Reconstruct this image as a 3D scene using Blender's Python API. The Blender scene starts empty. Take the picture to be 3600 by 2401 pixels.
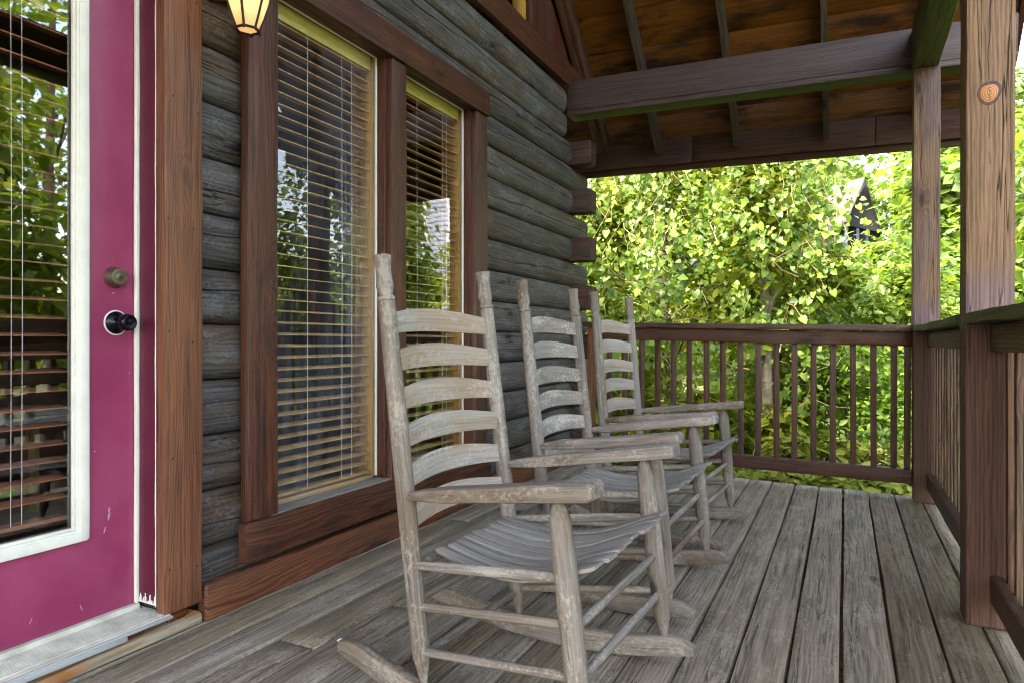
import bpy, math, random
import numpy as np
from mathutils import Vector
random.seed(7); rng = np.random.default_rng(11)
K = 0.0228                      # the porch falls away from the house by 2.3 cm per metre
CAMZ = 0.976
scene = bpy.context.scene
col = scene.collection
R = math.radians

# ------------------------------------------------------------------ camera, sky, sun, exposure
cam_d = bpy.data.cameras.new('camera'); cam = bpy.data.objects.new('camera', cam_d); col.objects.link(cam)
cam_d.sensor_width = 36; cam_d.lens = 24.0; cam_d.clip_start = 0.02; cam_d.clip_end = 1000
cam.location = (0, 0, CAMZ); cam.rotation_euler = (R(90), 0, R(25.99))
scene.camera = cam
w = bpy.data.worlds.new('World'); scene.world = w; w.use_nodes = True
nt = w.node_tree; nt.nodes.clear()
sky = nt.nodes.new('ShaderNodeTexSky'); sky.sky_type = 'NISHITA'; sky.sun_disc = False
SUN_EL = R(56); SUN_DIR = Vector((-0.55, -0.83, 0)).normalized()          # horizontal direction towards the sun
sky.sun_elevation = SUN_EL; sky.sun_rotation = math.atan2(SUN_DIR.x, SUN_DIR.y)
sky.dust_density = 2.0; sky.air_density = 1.0
bg = nt.nodes.new('ShaderNodeBackground'); bg.inputs[1].default_value = 0.15
wo = nt.nodes.new('ShaderNodeOutputWorld')
nt.links.new(sky.outputs[0], bg.inputs[0]); nt.links.new(bg.outputs[0], wo.inputs[0])
sd = bpy.data.lights.new('sun', 'SUN'); sd.energy = 1.3; sd.angle = R(12); sd.color = (1.0, 0.95, 0.86)
so = bpy.data.objects.new('sun', sd); col.objects.link(so)
dv = Vector((SUN_DIR.x*math.cos(SUN_EL), SUN_DIR.y*math.cos(SUN_EL), math.sin(SUN_EL)))
so.rotation_euler = (-dv).to_track_quat('-Z', 'Y').to_euler()
scene.view_settings.view_transform = 'Standard'; scene.view_settings.look = 'None'
scene.view_settings.exposure = 4.05; scene.view_settings.gamma = 1.0
scene.view_settings.use_white_balance = True; scene.view_settings.white_balance_temperature = 8300; scene.view_settings.white_balance_tint = 15
scene.cycles.max_bounces = 10; scene.cycles.diffuse_bounces = 5; scene.cycles.transparent_max_bounces = 24
scene.cycles.sample_clamp_indirect = 6
scene.cycles.use_denoising = True; scene.cycles.denoising_prefilter = 'NONE'; scene.cycles.pixel_filter_type = 'BLACKMAN_HARRIS'; scene.cycles.filter_width = 1.15

# ------------------------------------------------------------------ helpers
def L(r, g, b):
    f = lambda c: ((c/255+.055)/1.055)**2.4 if c > 10 else c/255/12.92
    return (f(r), f(g), f(b), 1)
def tag(o, label=None, cat=None, group=None, kind=None):
    if label: o['label'] = label
    if cat: o['category'] = cat
    if group: o['group'] = group
    if kind: o['kind'] = kind
    return o
def empty(name, loc, rot=(0, 0, 0)):
    o = bpy.data.objects.new(name, None); col.objects.link(o); o.location = loc; o.rotation_euler = rot
    o.empty_display_size = 0.1
    return o
def copy_tree(o, parent=None):
    c = o.copy(); col.objects.link(c)
    if parent: c.parent = parent; c.matrix_parent_inverse = o.matrix_parent_inverse.copy()
    for ch in list(o.children): copy_tree(ch, c)
    return c
def V(*a): return np.array(a, float)
def nrm(v): v = np.asarray(v, float); return v/np.linalg.norm(v)

class MB:
    """collects lofted pieces and links them as one mesh; 'wc' holds (along, across, across) wood coordinates"""
    def __init__(s): s.v = []; s.f = []; s.wc = []; s.r = []
    def add(s, v, f, wc=None, r=None):
        o = len(s.v); s.v += [tuple(x) for x in v]; s.f += [tuple(i+o for i in q) for q in f]
        if wc is None: wc = v
        if r is None: r = random.random()
        s.wc += [tuple(x) for x in wc]; s.r += [r]*len(v)
    def loft(s, cen, prof, U, W, off=None, r=None, caps=True, closed=True):
        """cen (n,3); prof list of n (m,2) arrays; U, W frame vectors (n,3) or (3,)"""
        cen = np.asarray(cen, float); n = len(cen)
        U = np.broadcast_to(np.asarray(U, float), (n, 3)); W = np.broadcast_to(np.asarray(W, float), (n, 3))
        if off is None: off = (random.uniform(-40, 40), random.uniform(-.09, .09), random.uniform(-.09, .09))
        m = len(prof[0]); v = []; wc = []; sl = 0
        for i in range(n):
            if i: sl += np.linalg.norm(cen[i]-cen[i-1])
            p = np.asarray(prof[i])
            v += list(cen[i] + p[:, :1]*U[i] + p[:, 1:2]*W[i])
            wc += [(sl+off[0], q[0]+off[1], q[1]+off[2]) for q in p]
        f = []
        for i in range(n-1):
            for j in range(m if closed else m-1):
                k = (j+1) % m
                f.append((i*m+j, i*m+k, (i+1)*m+k, (i+1)*m+j))
        if caps:
            f.append(tuple(range(m-1, -1, -1))); f.append(tuple((n-1)*m+j for j in range(m)))
        s.add(v, f, wc, r)
    def build(s, name, mat, parent=None, smooth=35, world=True):
        me = bpy.data.meshes.new(name); me.from_pydata([tuple(map(float, x)) for x in s.v], [], s.f)
        a = me.attributes.new('wc', 'FLOAT_VECTOR', 'POINT'); a.data.foreach_set('vector', np.array(s.wc, np.float32).ravel())
        a = me.attributes.new('rnd', 'FLOAT', 'POINT'); a.data.foreach_set('value', np.array(s.r, np.float32))
        me.materials.append(mat)
        if smooth: me.shade_smooth(); me.set_sharp_from_angle(angle=R(smooth))
        o = bpy.data.objects.new(name, me); col.objects.link(o)
        if parent:
            o.parent = parent
            if world:
                from mathutils import Matrix, Euler
                M = Matrix.Translation(parent.location) @ parent.rotation_euler.to_matrix().to_4x4()
                if parent.parent: M = PW(parent)
                o.matrix_parent_inverse = M.inverted()
        return o
def PW(o):
    from mathutils import Matrix
    M = Matrix.Translation(o.location) @ o.rotation_euler.to_matrix().to_4x4()
    if o.parent: M = PW(o.parent) @ o.matrix_parent_inverse @ M
    return M

def rrect(a, b, r):
    """half sizes a, b with a two-step rounded corner r"""
    r = min(r, a*.9, b*.9); q = r*0.29
    pts = []
    for sx, sy, fl in ((1, 1, 0), (-1, 1, 1), (-1, -1, 0), (1, -1, 1)):
        c = [(sx*a, sy*(b-r)), (sx*(a-q), sy*(b-q)), (sx*(a-r), sy*b)]
        pts += c[::-1] if fl else c
    return np.array(pts)
def board(mb, p0, p1, wu, ww, U, r=0.004, seg=None, jit=0.0012, shear=True, warp=0.0, end=None, off=None, rr=None, notchy=0):
    """straight board from p0 to p1, width wu along U, thickness ww along the third axis"""
    p0 = V(*p0); p1 = V(*p1)
    if shear: p0 = sh(p0); p1 = sh(p1)
    D = p1-p0; ln = np.linalg.norm(D); D = D/ln
    U = nrm(U); U = nrm(U - D*np.dot(U, D)); W = np.cross(D, U)
    seg = seg or max(2, int(ln/0.12)+1); e = end if end is not None else r*1.2
    ts = np.concatenate([[0, e], np.linspace(e, ln-e, seg+1)[1:-1], [ln-e, ln]])
    ph = random.uniform(0, 99); P = []; C = []
    base = rrect(wu/2, ww/2, r)
    for i, t in enumerate(ts):
        g = 1.0
        p = base.copy()
        if i in (0, len(ts)-1): p = rrect(wu/2-r*.8, ww/2-r*.8, r*.5)
        n1 = math.sin(t*2.7+ph)*.6+math.sin(t*7.3+ph*2)*.4
        n2 = math.sin(t*3.1+ph*3)*.6+math.sin(t*9.1+ph*5)*.4
        p = p + np.array([n1, n2])*jit*1.4 + rng.normal(0, jit*.35, p.shape)
        C.append(p0 + D*t); P.append(p)
    mb.loft(C, P, U, W, off=off, r=rr)
def sh(p):
    p = np.array(p, float); p[..., 2] = p[..., 2] - K*p[..., 0]; return p
def turned(mb, p0, p1, prof, m=16, off=None, rr=None, jit=0.0, flat=0):
    """prof: list of (t in metres or fraction, radius)"""
    p0 = V(*p0); p1 = V(*p1); D = p1-p0; ln = np.linalg.norm(D); D /= ln
    U = nrm(np.cross(D, V(0, 1, 0) if abs(D[1]) < .9 else V(1, 0, 0))); W = np.cross(D, U)
    a = np.linspace(0, 2*np.pi, m, endpoint=False); C = []; P = []
    ph = random.uniform(0, 9)
    for t, rad in prof:
        C.append(p0 + D*t*ln)
        rr_ = rad*(1+jit*np.sin(a*2+ph+t*3)+rng.normal(0, jit*.15, m))
        P.append(np.stack([np.cos(a)*rr_, np.sin(a)*rr_], -1))
    mb.loft(C, P, U, W, off=off, r=rr)
def tube(mb, pts, r0, r1=None, m=6):
    pts = [V(*p) for p in pts]; r1 = r0 if r1 is None else r1; n = len(pts)
    a = np.linspace(0, 2*np.pi, m, endpoint=False); C = []; P = []; Us = []; Ws = []; prev = None
    for i in range(n):
        D = nrm(pts[min(i+1, n-1)]-pts[max(i-1, 0)])
        if prev is None: prev = nrm(np.cross(D, V(.3, .2, 1)) if abs(D[2]) < .95 else V(1, 0, 0))
        U = nrm(prev-D*np.dot(prev, D)); prev = U
        rad = r0+(r1-r0)*i/(n-1); C.append(pts[i]); Us.append(U); Ws.append(np.cross(D, U))
        P.append(np.stack([np.cos(a)*rad, np.sin(a)*rad], -1))
    mb.loft(C, P, np.array(Us), np.array(Ws))
def cube(mb, lo, hi, shear=True, r=None):
    v = np.array([(x, y, z) for x in (lo[0], hi[0]) for y in (lo[1], hi[1]) for z in (lo[2], hi[2])], float)
    if shear: v = sh(v)
    mb.add(v, [(0, 1, 3, 2), (4, 6, 7, 5), (0, 4, 5, 1), (2, 3, 7, 6), (0, 2, 6, 4), (1, 5, 7, 3)], r=r)

# ------------------------------------------------------------------ materials
def newmat(name):
    m = bpy.data.materials.new(name); m.use_nodes = True; m.node_tree.nodes.clear(); return m, m.node_tree
class N:
    def __init__(s, nt): s.nt = nt
    def n(s, t, **kw):
        x = s.nt.nodes.new(t)
        for k, v in kw.items(): setattr(x, k, v)
        return x
    def l(s, a, b): s.nt.links.new(a, b)
    def math(s, op, a, b=None, c=None, clamp=False):
        x = s.n('ShaderNodeMath', operation=op, use_clamp=clamp)
        for i, q in enumerate((a, b, c)):
            if q is None: continue
            if isinstance(q, (int, float)): x.inputs[i].default_value = q
            else: s.l(q, x.inputs[i])
        return x.outputs[0]
    def mix(s, f, a, b, bt='MIX'):
        x = s.n('ShaderNodeMix', data_type='RGBA', blend_type=bt)
        for i, q in ((0, f), (6, a), (7, b)):
            if isinstance(q, (int, float)): x.inputs[i].default_value = q
            elif isinstance(q, tuple): x.inputs[i].default_value = q
            else: s.l(q, x.inputs[i])
        return x.outputs[2]
    def ramp(s, f, stops):
        x = s.n('ShaderNodeValToRGB'); e = x.color_ramp.elements
        while len(e) < len(stops): e.new(.5)
        for i, (p, c) in enumerate(stops): e[i].position = p; e[i].color = c if isinstance(c, tuple) else (c, c, c, 1)
        s.l(f, x.inputs[0]); return x.outputs[0]
    def mapv(s, v, sc, loc=(0, 0, 0)):
        x = s.n('ShaderNodeMapping'); x.inputs['Scale'].default_value = sc; x.inputs['Location'].default_value = loc
        s.l(v, x.inputs[0]); return x.outputs[0]
    def noise(s, v, scale, detail=3, rough=.55, dist=0):
        x = s.n('ShaderNodeTexNoise'); x.inputs['Scale'].default_value = scale; x.inputs['Detail'].default_value = detail
        x.inputs['Roughness'].default_value = rough; x.inputs['Distortion'].default_value = dist
        s.l(v, x.inputs['Vector']); return x.outputs[0]

def wood(name, dark, light, patch, patch_amt=.4, patch_lo=.5, rough=.75, bump=.5, ring=7., knots=.5, var=.25, spec=.3,
         crack=.35, speck=0., speck_col=None, coat=0., wvw=.2, stain=None, gr=(.39, .57, .78)):
    m, nt = newmat(name); n = N(nt)
    at = n.n('ShaderNodeAttribute', attribute_name='wc').outputs['Vector']
    rn = n.n('ShaderNodeAttribute', attribute_name='rnd').outputs['Fac']
    # warp around knots
    vor = n.n('ShaderNodeTexVoronoi', feature='F1'); vor.inputs['Scale'].default_value = 1.0
    n.l(n.mapv(at, (3.1, 8.5, 8.5)), vor.inputs['Vector'])
    kd = vor.outputs['Distance']
    sc = n.n('ShaderNodeSeparateColor'); n.l(vor.outputs['Color'], sc.inputs[0])
    kpick = n.math('GREATER_THAN', sc.outputs[0], 1-knots*.6)
    kmask = n.math('MULTIPLY', n.ramp(kd, [(.09, 1.), (.17, 0.)]), kpick)
    khalo = n.math('MULTIPLY', n.ramp(kd, [(.1, 1.), (.42, 0.)]), kpick)
    warp = n.noise(n.mapv(at, (1.3, 9, 9)), 1.0, 2)
    wv = n.n('ShaderNodeVectorMath', operation='ADD'); n.l(n.mapv(at, (.22, 1, 1)), wv.inputs[0])
    cmb = n.n('ShaderNodeCombineXYZ')
    wsum = n.math('ADD', n.math('MULTIPLY', warp, .05), n.math('MULTIPLY', khalo, .03))
    n.l(wsum, cmb.inputs[1]); n.l(wsum, cmb.inputs[2]); n.l(cmb.outputs[0], wv.inputs[1])
    wave = n.n('ShaderNodeTexWave', wave_type='RINGS', rings_direction='X', wave_profile='SIN')
    wave.inputs['Scale'].default_value = ring*4.2; wave.inputs['Distortion'].default_value = 2.6
    wave.inputs['Detail'].default_value = 3; wave.inputs['Detail Scale'].default_value = 2.0
    n.l(wv.outputs[0], wave.inputs['Vector'])
    fib = n.noise(n.mapv(at, (5, 190, 190)), 1.0, 4, .65)
    fib2 = n.noise(n.mapv(at, (1.6, 42, 42)), 1.0, 4, .6)
    blot = n.noise(n.mapv(at, (2.2, 7, 7)), 1.0, 4, .6, .4)
    g = n.math('ADD', n.math('ADD', n.math('MULTIPLY', wave.outputs['Fac'], wvw), (.26-wvw)*.5), n.math('ADD', n.math('MULTIPLY', fib, .5), n.math('MULTIPLY', fib2, .5)))
    gc = n.ramp(g, [(gr[0], 0.), (gr[1], .45), (gr[2], 1.)])
    c = n.mix(gc, dark, light)
    pm = n.math('MULTIPLY', n.ramp(blot, [(patch_lo, 0.), (patch_lo+.16, 1.)]), patch_amt)
    c = n.mix(pm, c, n.mix(gc, tuple(x*.6 for x in patch[:3])+(1,), patch))
    c = n.mix(n.math('MULTIPLY', khalo, .35), c, tuple(x*.55 for x in dark[:3])+(1,))
    c = n.mix(n.math('MULTIPLY', kmask, .8), c, tuple(x*.4 for x in dark[:3])+(1,))
    # long drying cracks
    ck = n.noise(n.mapv(at, (1.1, 26, 26)), 1.0, 3, .5, .6)
    ckm = n.ramp(n.math('ABSOLUTE', n.math('SUBTRACT', ck, .62)), [(.0, 1.), (.012, 0.)])
    c = n.mix(n.math('MULTIPLY', ckm, crack), c, tuple(x*.25 for x in dark[:3])+(1,))
    if speck:
        sp = n.noise(n.mapv(at, (60, 95, 95)), 1.0, 5, .75)
        sp2 = n.noise(n.mapv(at, (5, 14, 14)), 1.0, 2, .6)
        sm = n.math('MULTIPLY', n.ramp(n.math('ADD', n.math('MULTIPLY', sp, .7), n.math('MULTIPLY', sp2, .5)), [(.62, 0.), (.70, 1.)]), speck)
        c = n.mix(sm, c, speck_col)
    if stain:       # old stain left below the handrail, with a bluish faded band just above it
        zc = n.n('ShaderNodeSeparateXYZ'); n.l(at, zc.inputs[0])
        zz_ = n.math('ADD', zc.outputs[0], n.math('MULTIPLY', blot, .10))
        c = n.mix(n.math('MULTIPLY', n.ramp(n.math('MULTIPLY', zz_, .4), [(.485, 1.), (.53, 0.)]), .55), c, n.mix(gc, L(62, 50, 58), L(112, 96, 108)))
        c = n.mix(n.math('MULTIPLY', n.ramp(n.math('MULTIPLY', zz_, .4), [(.43, 1.), (.455, 0.)]), .85), c, n.mix(gc, stain[0], stain[1]))
    hv = n.n('ShaderNodeHueSaturation'); n.l(c, hv.inputs['Color'])
    n.l(n.math('ADD', n.math('MULTIPLY', rn, var*2), 1-var), hv.inputs['Value'])
    n.l(n.math('ADD', n.math('MULTIPLY', rn, -.3), 1.15), hv.inputs['Saturation'])
    p = n.n('ShaderNodeBsdfPrincipled'); n.l(hv.outputs[0], p.inputs['Base Color'])
    n.l(n.math('ADD', n.math('MULTIPLY', fib, -.25), rough+.12), p.inputs['Roughness'])
    p.inputs['Specular IOR Level'].default_value = spec
    if coat: p.inputs['Coat Weight'].default_value = coat; p.inputs['Coat Roughness'].default_value = .35
    h = n.math('ADD', n.math('MULTIPLY', g, .8), n.math('MULTIPLY', ckm, -1.2*crack*2))
    h = n.math('ADD', h, n.math('MULTIPLY', kmask, -.3))
    b = n.n('ShaderNodeBump'); b.inputs['Strength'].default_value = bump; b.inputs['Distance'].default_value = .006
    n.l(h, b.inputs['Height']); n.l(b.outputs[0], p.inputs['Normal'])
    o = n.n('ShaderNodeOutputMaterial'); n.l(p.outputs[0], o.inputs[0])
    return m
def plain(name, c, rough=.5, metal=0., bump=0., bscale=40, var=.0, spec=.5, c2=None, cscale=6., emit=None, estr=0., clo=.4, chi=.65):
    m, nt = newmat(name); n = N(nt); p = n.n('ShaderNodeBsdfPrincipled')
    tc = n.n('ShaderNodeTexCoord').outputs['Object']
    cc = c
    if c2:
        f = n.ramp(n.noise(tc, cscale, 5, .6, .3), [(clo, 0.), (chi, 1.)]); cc = n.mix(f, c, c2); n.l(cc, p.inputs['Base Color'])
    else: p.inputs['Base Color'].default_value = c
    p.inputs['Roughness'].default_value = rough; p.inputs['Metallic'].default_value = metal
    p.inputs['Specular IOR Level'].default_value = spec
    if bump:
        b = n.n('ShaderNodeBump'); b.inputs['Strength'].default_value = bump; b.inputs['Distance'].default_value = .003
        n.l(n.noise(tc, bscale, 4), b.inputs['Height']); n.l(b.outputs[0], p.inputs['Normal'])
    if emit: p.inputs['Emission Color'].default_value = emit; p.inputs['Emission Strength'].default_value = estr
    o = n.n('ShaderNodeOutputMaterial'); n.l(p.outputs[0], o.inputs[0]); return m
def glass(name, ior=1.7, dirt=0., streak=True, tint=(1, 1, 1, 1)):
    m, nt = newmat(name); n = N(nt)
    fr = n.n('ShaderNodeFresnel'); fr.inputs['IOR'].default_value = ior
    tr = n.n('ShaderNodeBsdfTransparent'); tr.inputs[0].default_value = tint
    gl = n.n('ShaderNodeBsdfGlossy'); gl.inputs['Roughness'].default_value = .015
    tc = n.n('ShaderNodeTexCoord').outputs['Object']
    b = n.n('ShaderNodeBump'); b.inputs['Strength'].default_value = .05; b.inputs['Distance'].default_value = .01
    n.l(n.noise(tc, 3., 1), b.inputs['Height']); n.l(b.outputs[0], gl.inputs['Normal'])
    geo = n.n('ShaderNodeNewGeometry'); ff = n.math('MULTIPLY', fr.outputs[0], n.math('SUBTRACT', 1.0, geo.outputs['Backfacing']))
    mx = n.n('ShaderNodeMixShader'); n.l(ff, mx.inputs[0]); n.l(tr.outputs[0], mx.inputs[1]); n.l(gl.outputs[0], mx.inputs[2])
    out = mx.outputs[0]
    if dirt:
        d = n.n('ShaderNodeBsdfDiffuse'); d.inputs[0].default_value = L(205, 212, 225)
        st = n.noise(n.mapv(tc, (1, 55, 1.1)), 1.0, 5, .7)
        film = n.ramp(n.noise(n.mapv(tc, (1, 2.2, 1.0)), 1.0, 3, .6), [(.35, 0.), (.75, 1.)])
        vo = n.n('ShaderNodeTexVoronoi'); vo.inputs['Scale'].default_value = 75; n.l(tc, vo.inputs['Vector'])
        se = n.n('ShaderNodeSeparateColor'); n.l(vo.outputs['Color'], se.inputs[0])
        drop = n.math('MULTIPLY', n.ramp(vo.outputs['Distance'], [(.1, 1.), (.2, 0.)]), n.math('GREATER_THAN', se.outputs[0], .82))
        f = n.math('ADD', n.math('MULTIPLY', n.math('MULTIPLY', n.ramp(st, [(.38, .15), (.7, 1.)]), film), dirt), n.math('MULTIPLY', n.math('MULTIPLY', drop, film), .55), clamp=True)
        f = n.math('MULTIPLY', f, n.math('SUBTRACT', 1.0, geo.outputs['Backfacing']))
        m2 = n.n('ShaderNodeMixShader'); n.l(f, m2.inputs[0]); n.l(out, m2.inputs[1]); n.l(d.outputs[0], m2.inputs[2]); out = m2.outputs[0]
    o = n.n('ShaderNodeOutputMaterial'); n.l(out, o.inputs[0]); return m
def leafmat(name, a, b, c, trans=.45, rough=.45, spec=.5, sheen=0.):
    m, nt = newmat(name); n = N(nt)
    rn = n.n('ShaderNodeAttribute', attribute_name='rnd').outputs['Fac']
    a, b, c = [tuple(x*.70 for x in q[:3])+(1,) for q in (a, b, c)]
    cc = n.ramp(rn, [(0., a), (.45, b), (1., c)])
    p = n.n('ShaderNodeBsdfPrincipled'); n.l(cc, p.inputs['Base Color']); p.inputs['Roughness'].default_value = rough
    p.inputs['Specular IOR Level'].default_value = spec
    t = n.n('ShaderNodeBsdfTranslucent'); n.l(n.mix(.45, cc, (.32, .46, .03, 1)), t.inputs[0])
    mx = n.n('ShaderNodeMixShader'); mx.inputs[0].default_value = trans
    n.l(p.outputs[0], mx.inputs[1]); n.l(t.outputs[0], mx.inputs[2])
    o = n.n('ShaderNodeOutputMaterial'); n.l(mx.outputs[0], o.inputs[0]); return m

M = {}
M['deck'] = wood('deck_wood', L(62, 54, 44), L(150, 137, 118), L(122, 107, 82), .45, .52, rough=.8, wvw=.11, bump=.6, ring=6, knots=.35, var=.10, crack=.6, speck=.35, speck_col=L(176, 166, 154))
M['log'] = wood('log_wood', L(20, 19, 19), L(92, 87, 82), L(86, 62, 40), .65, .48, rough=.7, wvw=.16, bump=.8, ring=5, knots=.45, var=.22, crack=.8, speck=.25, speck_col=L(140, 140, 142), gr=(.35, .56, .82))
M['logend'] = wood('log_end_wood', L(40, 26, 21), L(82, 57, 47), L(60, 55, 55), .4, rough=.7, bump=.9, ring=9, var=.1)
M['trim'] = wood('trim_wood', L(26, 14, 10), L(90, 51, 36), L(132, 76, 44), .35, .56, rough=.55, bump=.55, ring=8, knots=.55, var=.08, spec=.4)
M['step'] = wood('worn_step_wood', L(88, 78, 66), L(170, 158, 138), L(176, 104, 54), .9, .50, rough=.7, wvw=.1, bump=.5, ring=6, knots=.3, var=.04)
M['casing'] = wood('casing_wood', L(50, 30, 23), L(130, 86, 66), L(140, 92, 66), .5, .5, rough=.55, wvw=.13, bump=.5, ring=8, knots=.6, var=.06, spec=.4)
M['kick'] = wood('kick_wood', L(50, 24, 13), L(122, 66, 35), L(60, 40, 34), .6, .52, rough=.5, bump=.5, ring=8, knots=.4, var=.06, spec=.45)
M['rail'] = wood('rail_wood', L(30, 16, 12), L(82, 47, 32), L(60, 42, 32), .3, .55, rough=.55, bump=.4, ring=9, knots=.5, var=.12, spec=.4)
M['railside'] = wood('side_rail_wood', L(46, 33, 25), L(112, 86, 68), L(84, 78, 54), .5, .5, rough=.65, bump=.5, ring=7, knots=.5, var=.18)
M['beam'] = wood('beam_wood', L(32, 21, 19), L(76, 55, 49), L(70, 50, 48), .3, .55, rough=.5, bump=.35, ring=7, knots=.6, var=.05, spec=.45)
M['beam2'] = wood('olive_beam_wood', L(34, 36, 20), L(78, 80, 48), L(64, 58, 40), .4, .5, rough=.6, bump=.5, ring=6, knots=.5, var=.05)  # olive green wood, also set on downward faces of beam plate and rafters
M['post'] = wood('post_wood', L(62, 44, 31), L(134, 106, 80), L(104, 78, 56), .35, .52, rough=.75, bump=.7, wvw=.13, ring=6, knots=.35, var=.04, crack=1.0, stain=(L(36, 23, 17), L(88, 58, 43)))
M['post2'] = wood('far_post_wood', L(58, 42, 31), L(122, 96, 72), L(70, 62, 70), .5, .5, rough=.65, bump=.6, wvw=.14, ring=6, knots=.5, var=.04, crack=.8, stain=(L(40, 27, 22), L(92, 66, 50)))
M['rafter'] = wood('rafter_wood', L(38, 31, 28), L(80, 68, 55), L(70, 66, 40), .3, .55, rough=.6, bump=.4, var=.08)
M['ply'] = wood('sheathing_wood', L(40, 23, 12), L(128, 80, 38), L(22, 14, 10), .85, .47, rough=.7, bump=.3, wvw=.07, ring=5, knots=.3, var=.10, crack=.3, gr=(.35, .56, .82))
M['fascia'] = wood('fascia_wood', L(38, 21, 14), L(76, 46, 30), L(66, 44, 34), .4, rough=.6, bump=.3, var=.06)
M['chair'] = wood('weathered_chair_wood', L(48, 42, 37), L(144, 134, 122), L(96, 74, 52), .7, .5, rough=.8, wvw=.07, bump=.4, ring=8, knots=.12, var=.08, crack=.35, speck=.3, speck_col=L(186, 176, 164), gr=(.30, .56, .88))
M['slat'] = wood('chair_slat_wood', L(96, 87, 79), L(170, 162, 151), L(170, 134, 96), .45, .47, rough=.8, wvw=.06, bump=.3, ring=7, knots=.05, var=.08, crack=.3, speck=.35, speck_col=L(192, 182, 170), gr=(.30, .56, .88))
M['slat_dark'] = wood('dark_chair_slat_wood', L(88, 78, 70), L(150, 140, 128), L(112, 92, 74), .5, .5, rough=.8, wvw=.06, bump=.3, ring=7, knots=.05, var=.08, crack=.3, speck=.45, speck_col=L(196, 188, 174), gr=(.30, .56, .88))
M['seat'] = wood('chair_seat_wood', L(62, 57, 53), L(156, 149, 140), L(150, 136, 118), .4, .55, rough=.8, wvw=.1, bump=.35, ring=8, knots=.08, var=.08, crack=.5, gr=(.30, .56, .88))
M['pine'] = wood('inner_pine', L(150, 112, 62), L(196, 156, 96), L(180, 140, 80), .3, rough=.5, bump=.2, knots=.5, var=.05, crack=.1)
M['blind'] = plain('blind_slat_wood', L(164, 128, 82), .5, c2=L(184, 148, 98), cscale=9)
M['blind_red'] = plain('blind_slat_brown', L(136, 86, 62), .45, c2=L(158, 104, 76), cscale=9)
M['headrail'] = plain('headrail_wood', L(206, 194, 110), .4, c2=L(192, 180, 96), cscale=4)
M['cord'] = plain('blind_cord', L(225, 222, 215), .7)
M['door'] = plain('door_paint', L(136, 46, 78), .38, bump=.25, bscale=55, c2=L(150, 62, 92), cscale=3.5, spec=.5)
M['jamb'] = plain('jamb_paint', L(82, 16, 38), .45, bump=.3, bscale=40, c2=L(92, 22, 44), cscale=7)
M['white'] = plain('white_trim_paint', L(216, 212, 198), .5, bump=.15, bscale=60, c2=L(206, 202, 188), cscale=12)
M['sill'] = plain('aluminium_sill', L(205, 200, 184), .5, metal=.0, c2=L(176, 171, 154), cscale=14, bump=.2)
M['alu'] = plain('aluminium_edge', L(170, 170, 168), .45, metal=.3)
M['nickel'] = plain('satin_nickel', L(140, 132, 116), .34, metal=.95)
M['black'] = plain('black_knob_metal', L(22, 24, 32), .22, metal=.7)
M['bronze'] = plain('lantern_bronze', L(44, 48, 38), .5, metal=.6, bump=.4)
M['dark'] = plain('keyhole_dark', L(12, 12, 12), .8)
M['glass'] = glass('window_glass', 2.3)
M['glass_dirty'] = glass('rain_streaked_glass', 1.75, dirt=.22)
M['glass_door'] = glass('door_glass', 2.8)
M['inner'] = plain('room_wall', L(88, 66, 48), .8, c2=L(70, 52, 38), cscale=2)
M['innerfloor'] = plain('room_floor', L(70, 48, 34), .4)
M['ceiling'] = plain('room_ceiling', L(130, 110, 84), .8)
M['cloth'] = plain('pale_cloth', L(170, 175, 185), .8)
M['siding'] = wood('gable_siding_wood', L(50, 26, 21), L(92, 54, 44), L(90, 50, 40), .3, rough=.6, bump=.3, var=.08)
M['metalroof'] = plain('roof_metal', L(60, 58, 60), .5, metal=.4)
M['debris'] = plain('debris', L(190, 168, 130), .8)
M['shell'] = plain('pale_fleck', L(215, 215, 210), .5)
M['nail'] = plain('nail_metal', L(40, 36, 34), .6, metal=.5)

# ------------------------------------------------------------------ DECK
DX = lambda n: -.0095+.146*n
deck = tag(empty('porch_deck', (-.6, 1.8, 0)), 'weathered grey plank deck of the porch', 'deck')
for n in range(-14, 5):
    x0, x1 = DX(n), DX(n+1)
    xa = max(x0, -1.965)
    g = {-1: .012, 0: .010, -3: .009}.get(n, .0082)
    wdt = x1-xa-g; xc = (x0+g/2+x1-g/2)/2 if xa == x0 else (xa+x1)/2
    yend = 5.04+random.uniform(-.006, .006)
    cuts = [-1.6, yend]
    if n in (-13, -10, -7, -5): cuts = [-1.6, {-13: 3.1, -10: 2.02, -7: 3.66, -5: .9}[n], yend]
    if n in (-11, -8): cuts = [-1.6, {-11: 1.62, -8: 2.9}[n], yend]
    for a, b in zip(cuts[:-1], cuts[1:]):
        mb = MB(); board(mb, (xc, a+.003, -.019), (xc, b-(.003 if b < 5 else 0), -.019), wdt, .038, (1, 0, 0), r=.0055, jit=.0011, seg=44)
        mb.build('deck_board', M['deck'], deck)
mb = MB()
for y in [(.4*i-1.2) for i in range(16)]:
    for n in range(-13, 4):
        for dx in (.03, .115):
            if random.random() < .8:
                c = sh(V(DX(n)+dx+random.uniform(-.01, .01), y+random.uniform(-.012, .012), .0006))
                a = np.linspace(0, 2*np.pi, 7, endpoint=False)
                v = [(c[0]+math.cos(t)*.0032, c[1]+math.sin(t)*.0032, c[2]-K*math.cos(t)*.0032) for t in a]
                mb.add(v, [tuple(range(7))])
tag(mb.build('nail_heads', M['nail'], deck), kind='stuff')
for y in [4.99]+[4.6-.4*i for i in range(12)]:
    mb = MB(); board(mb, (-1.95, y, -.14), (.58, y, -.14), .19, .038, (0, 0, 1)); mb.build('deck_joist', M['railside'], deck)
mb = MB()
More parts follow.
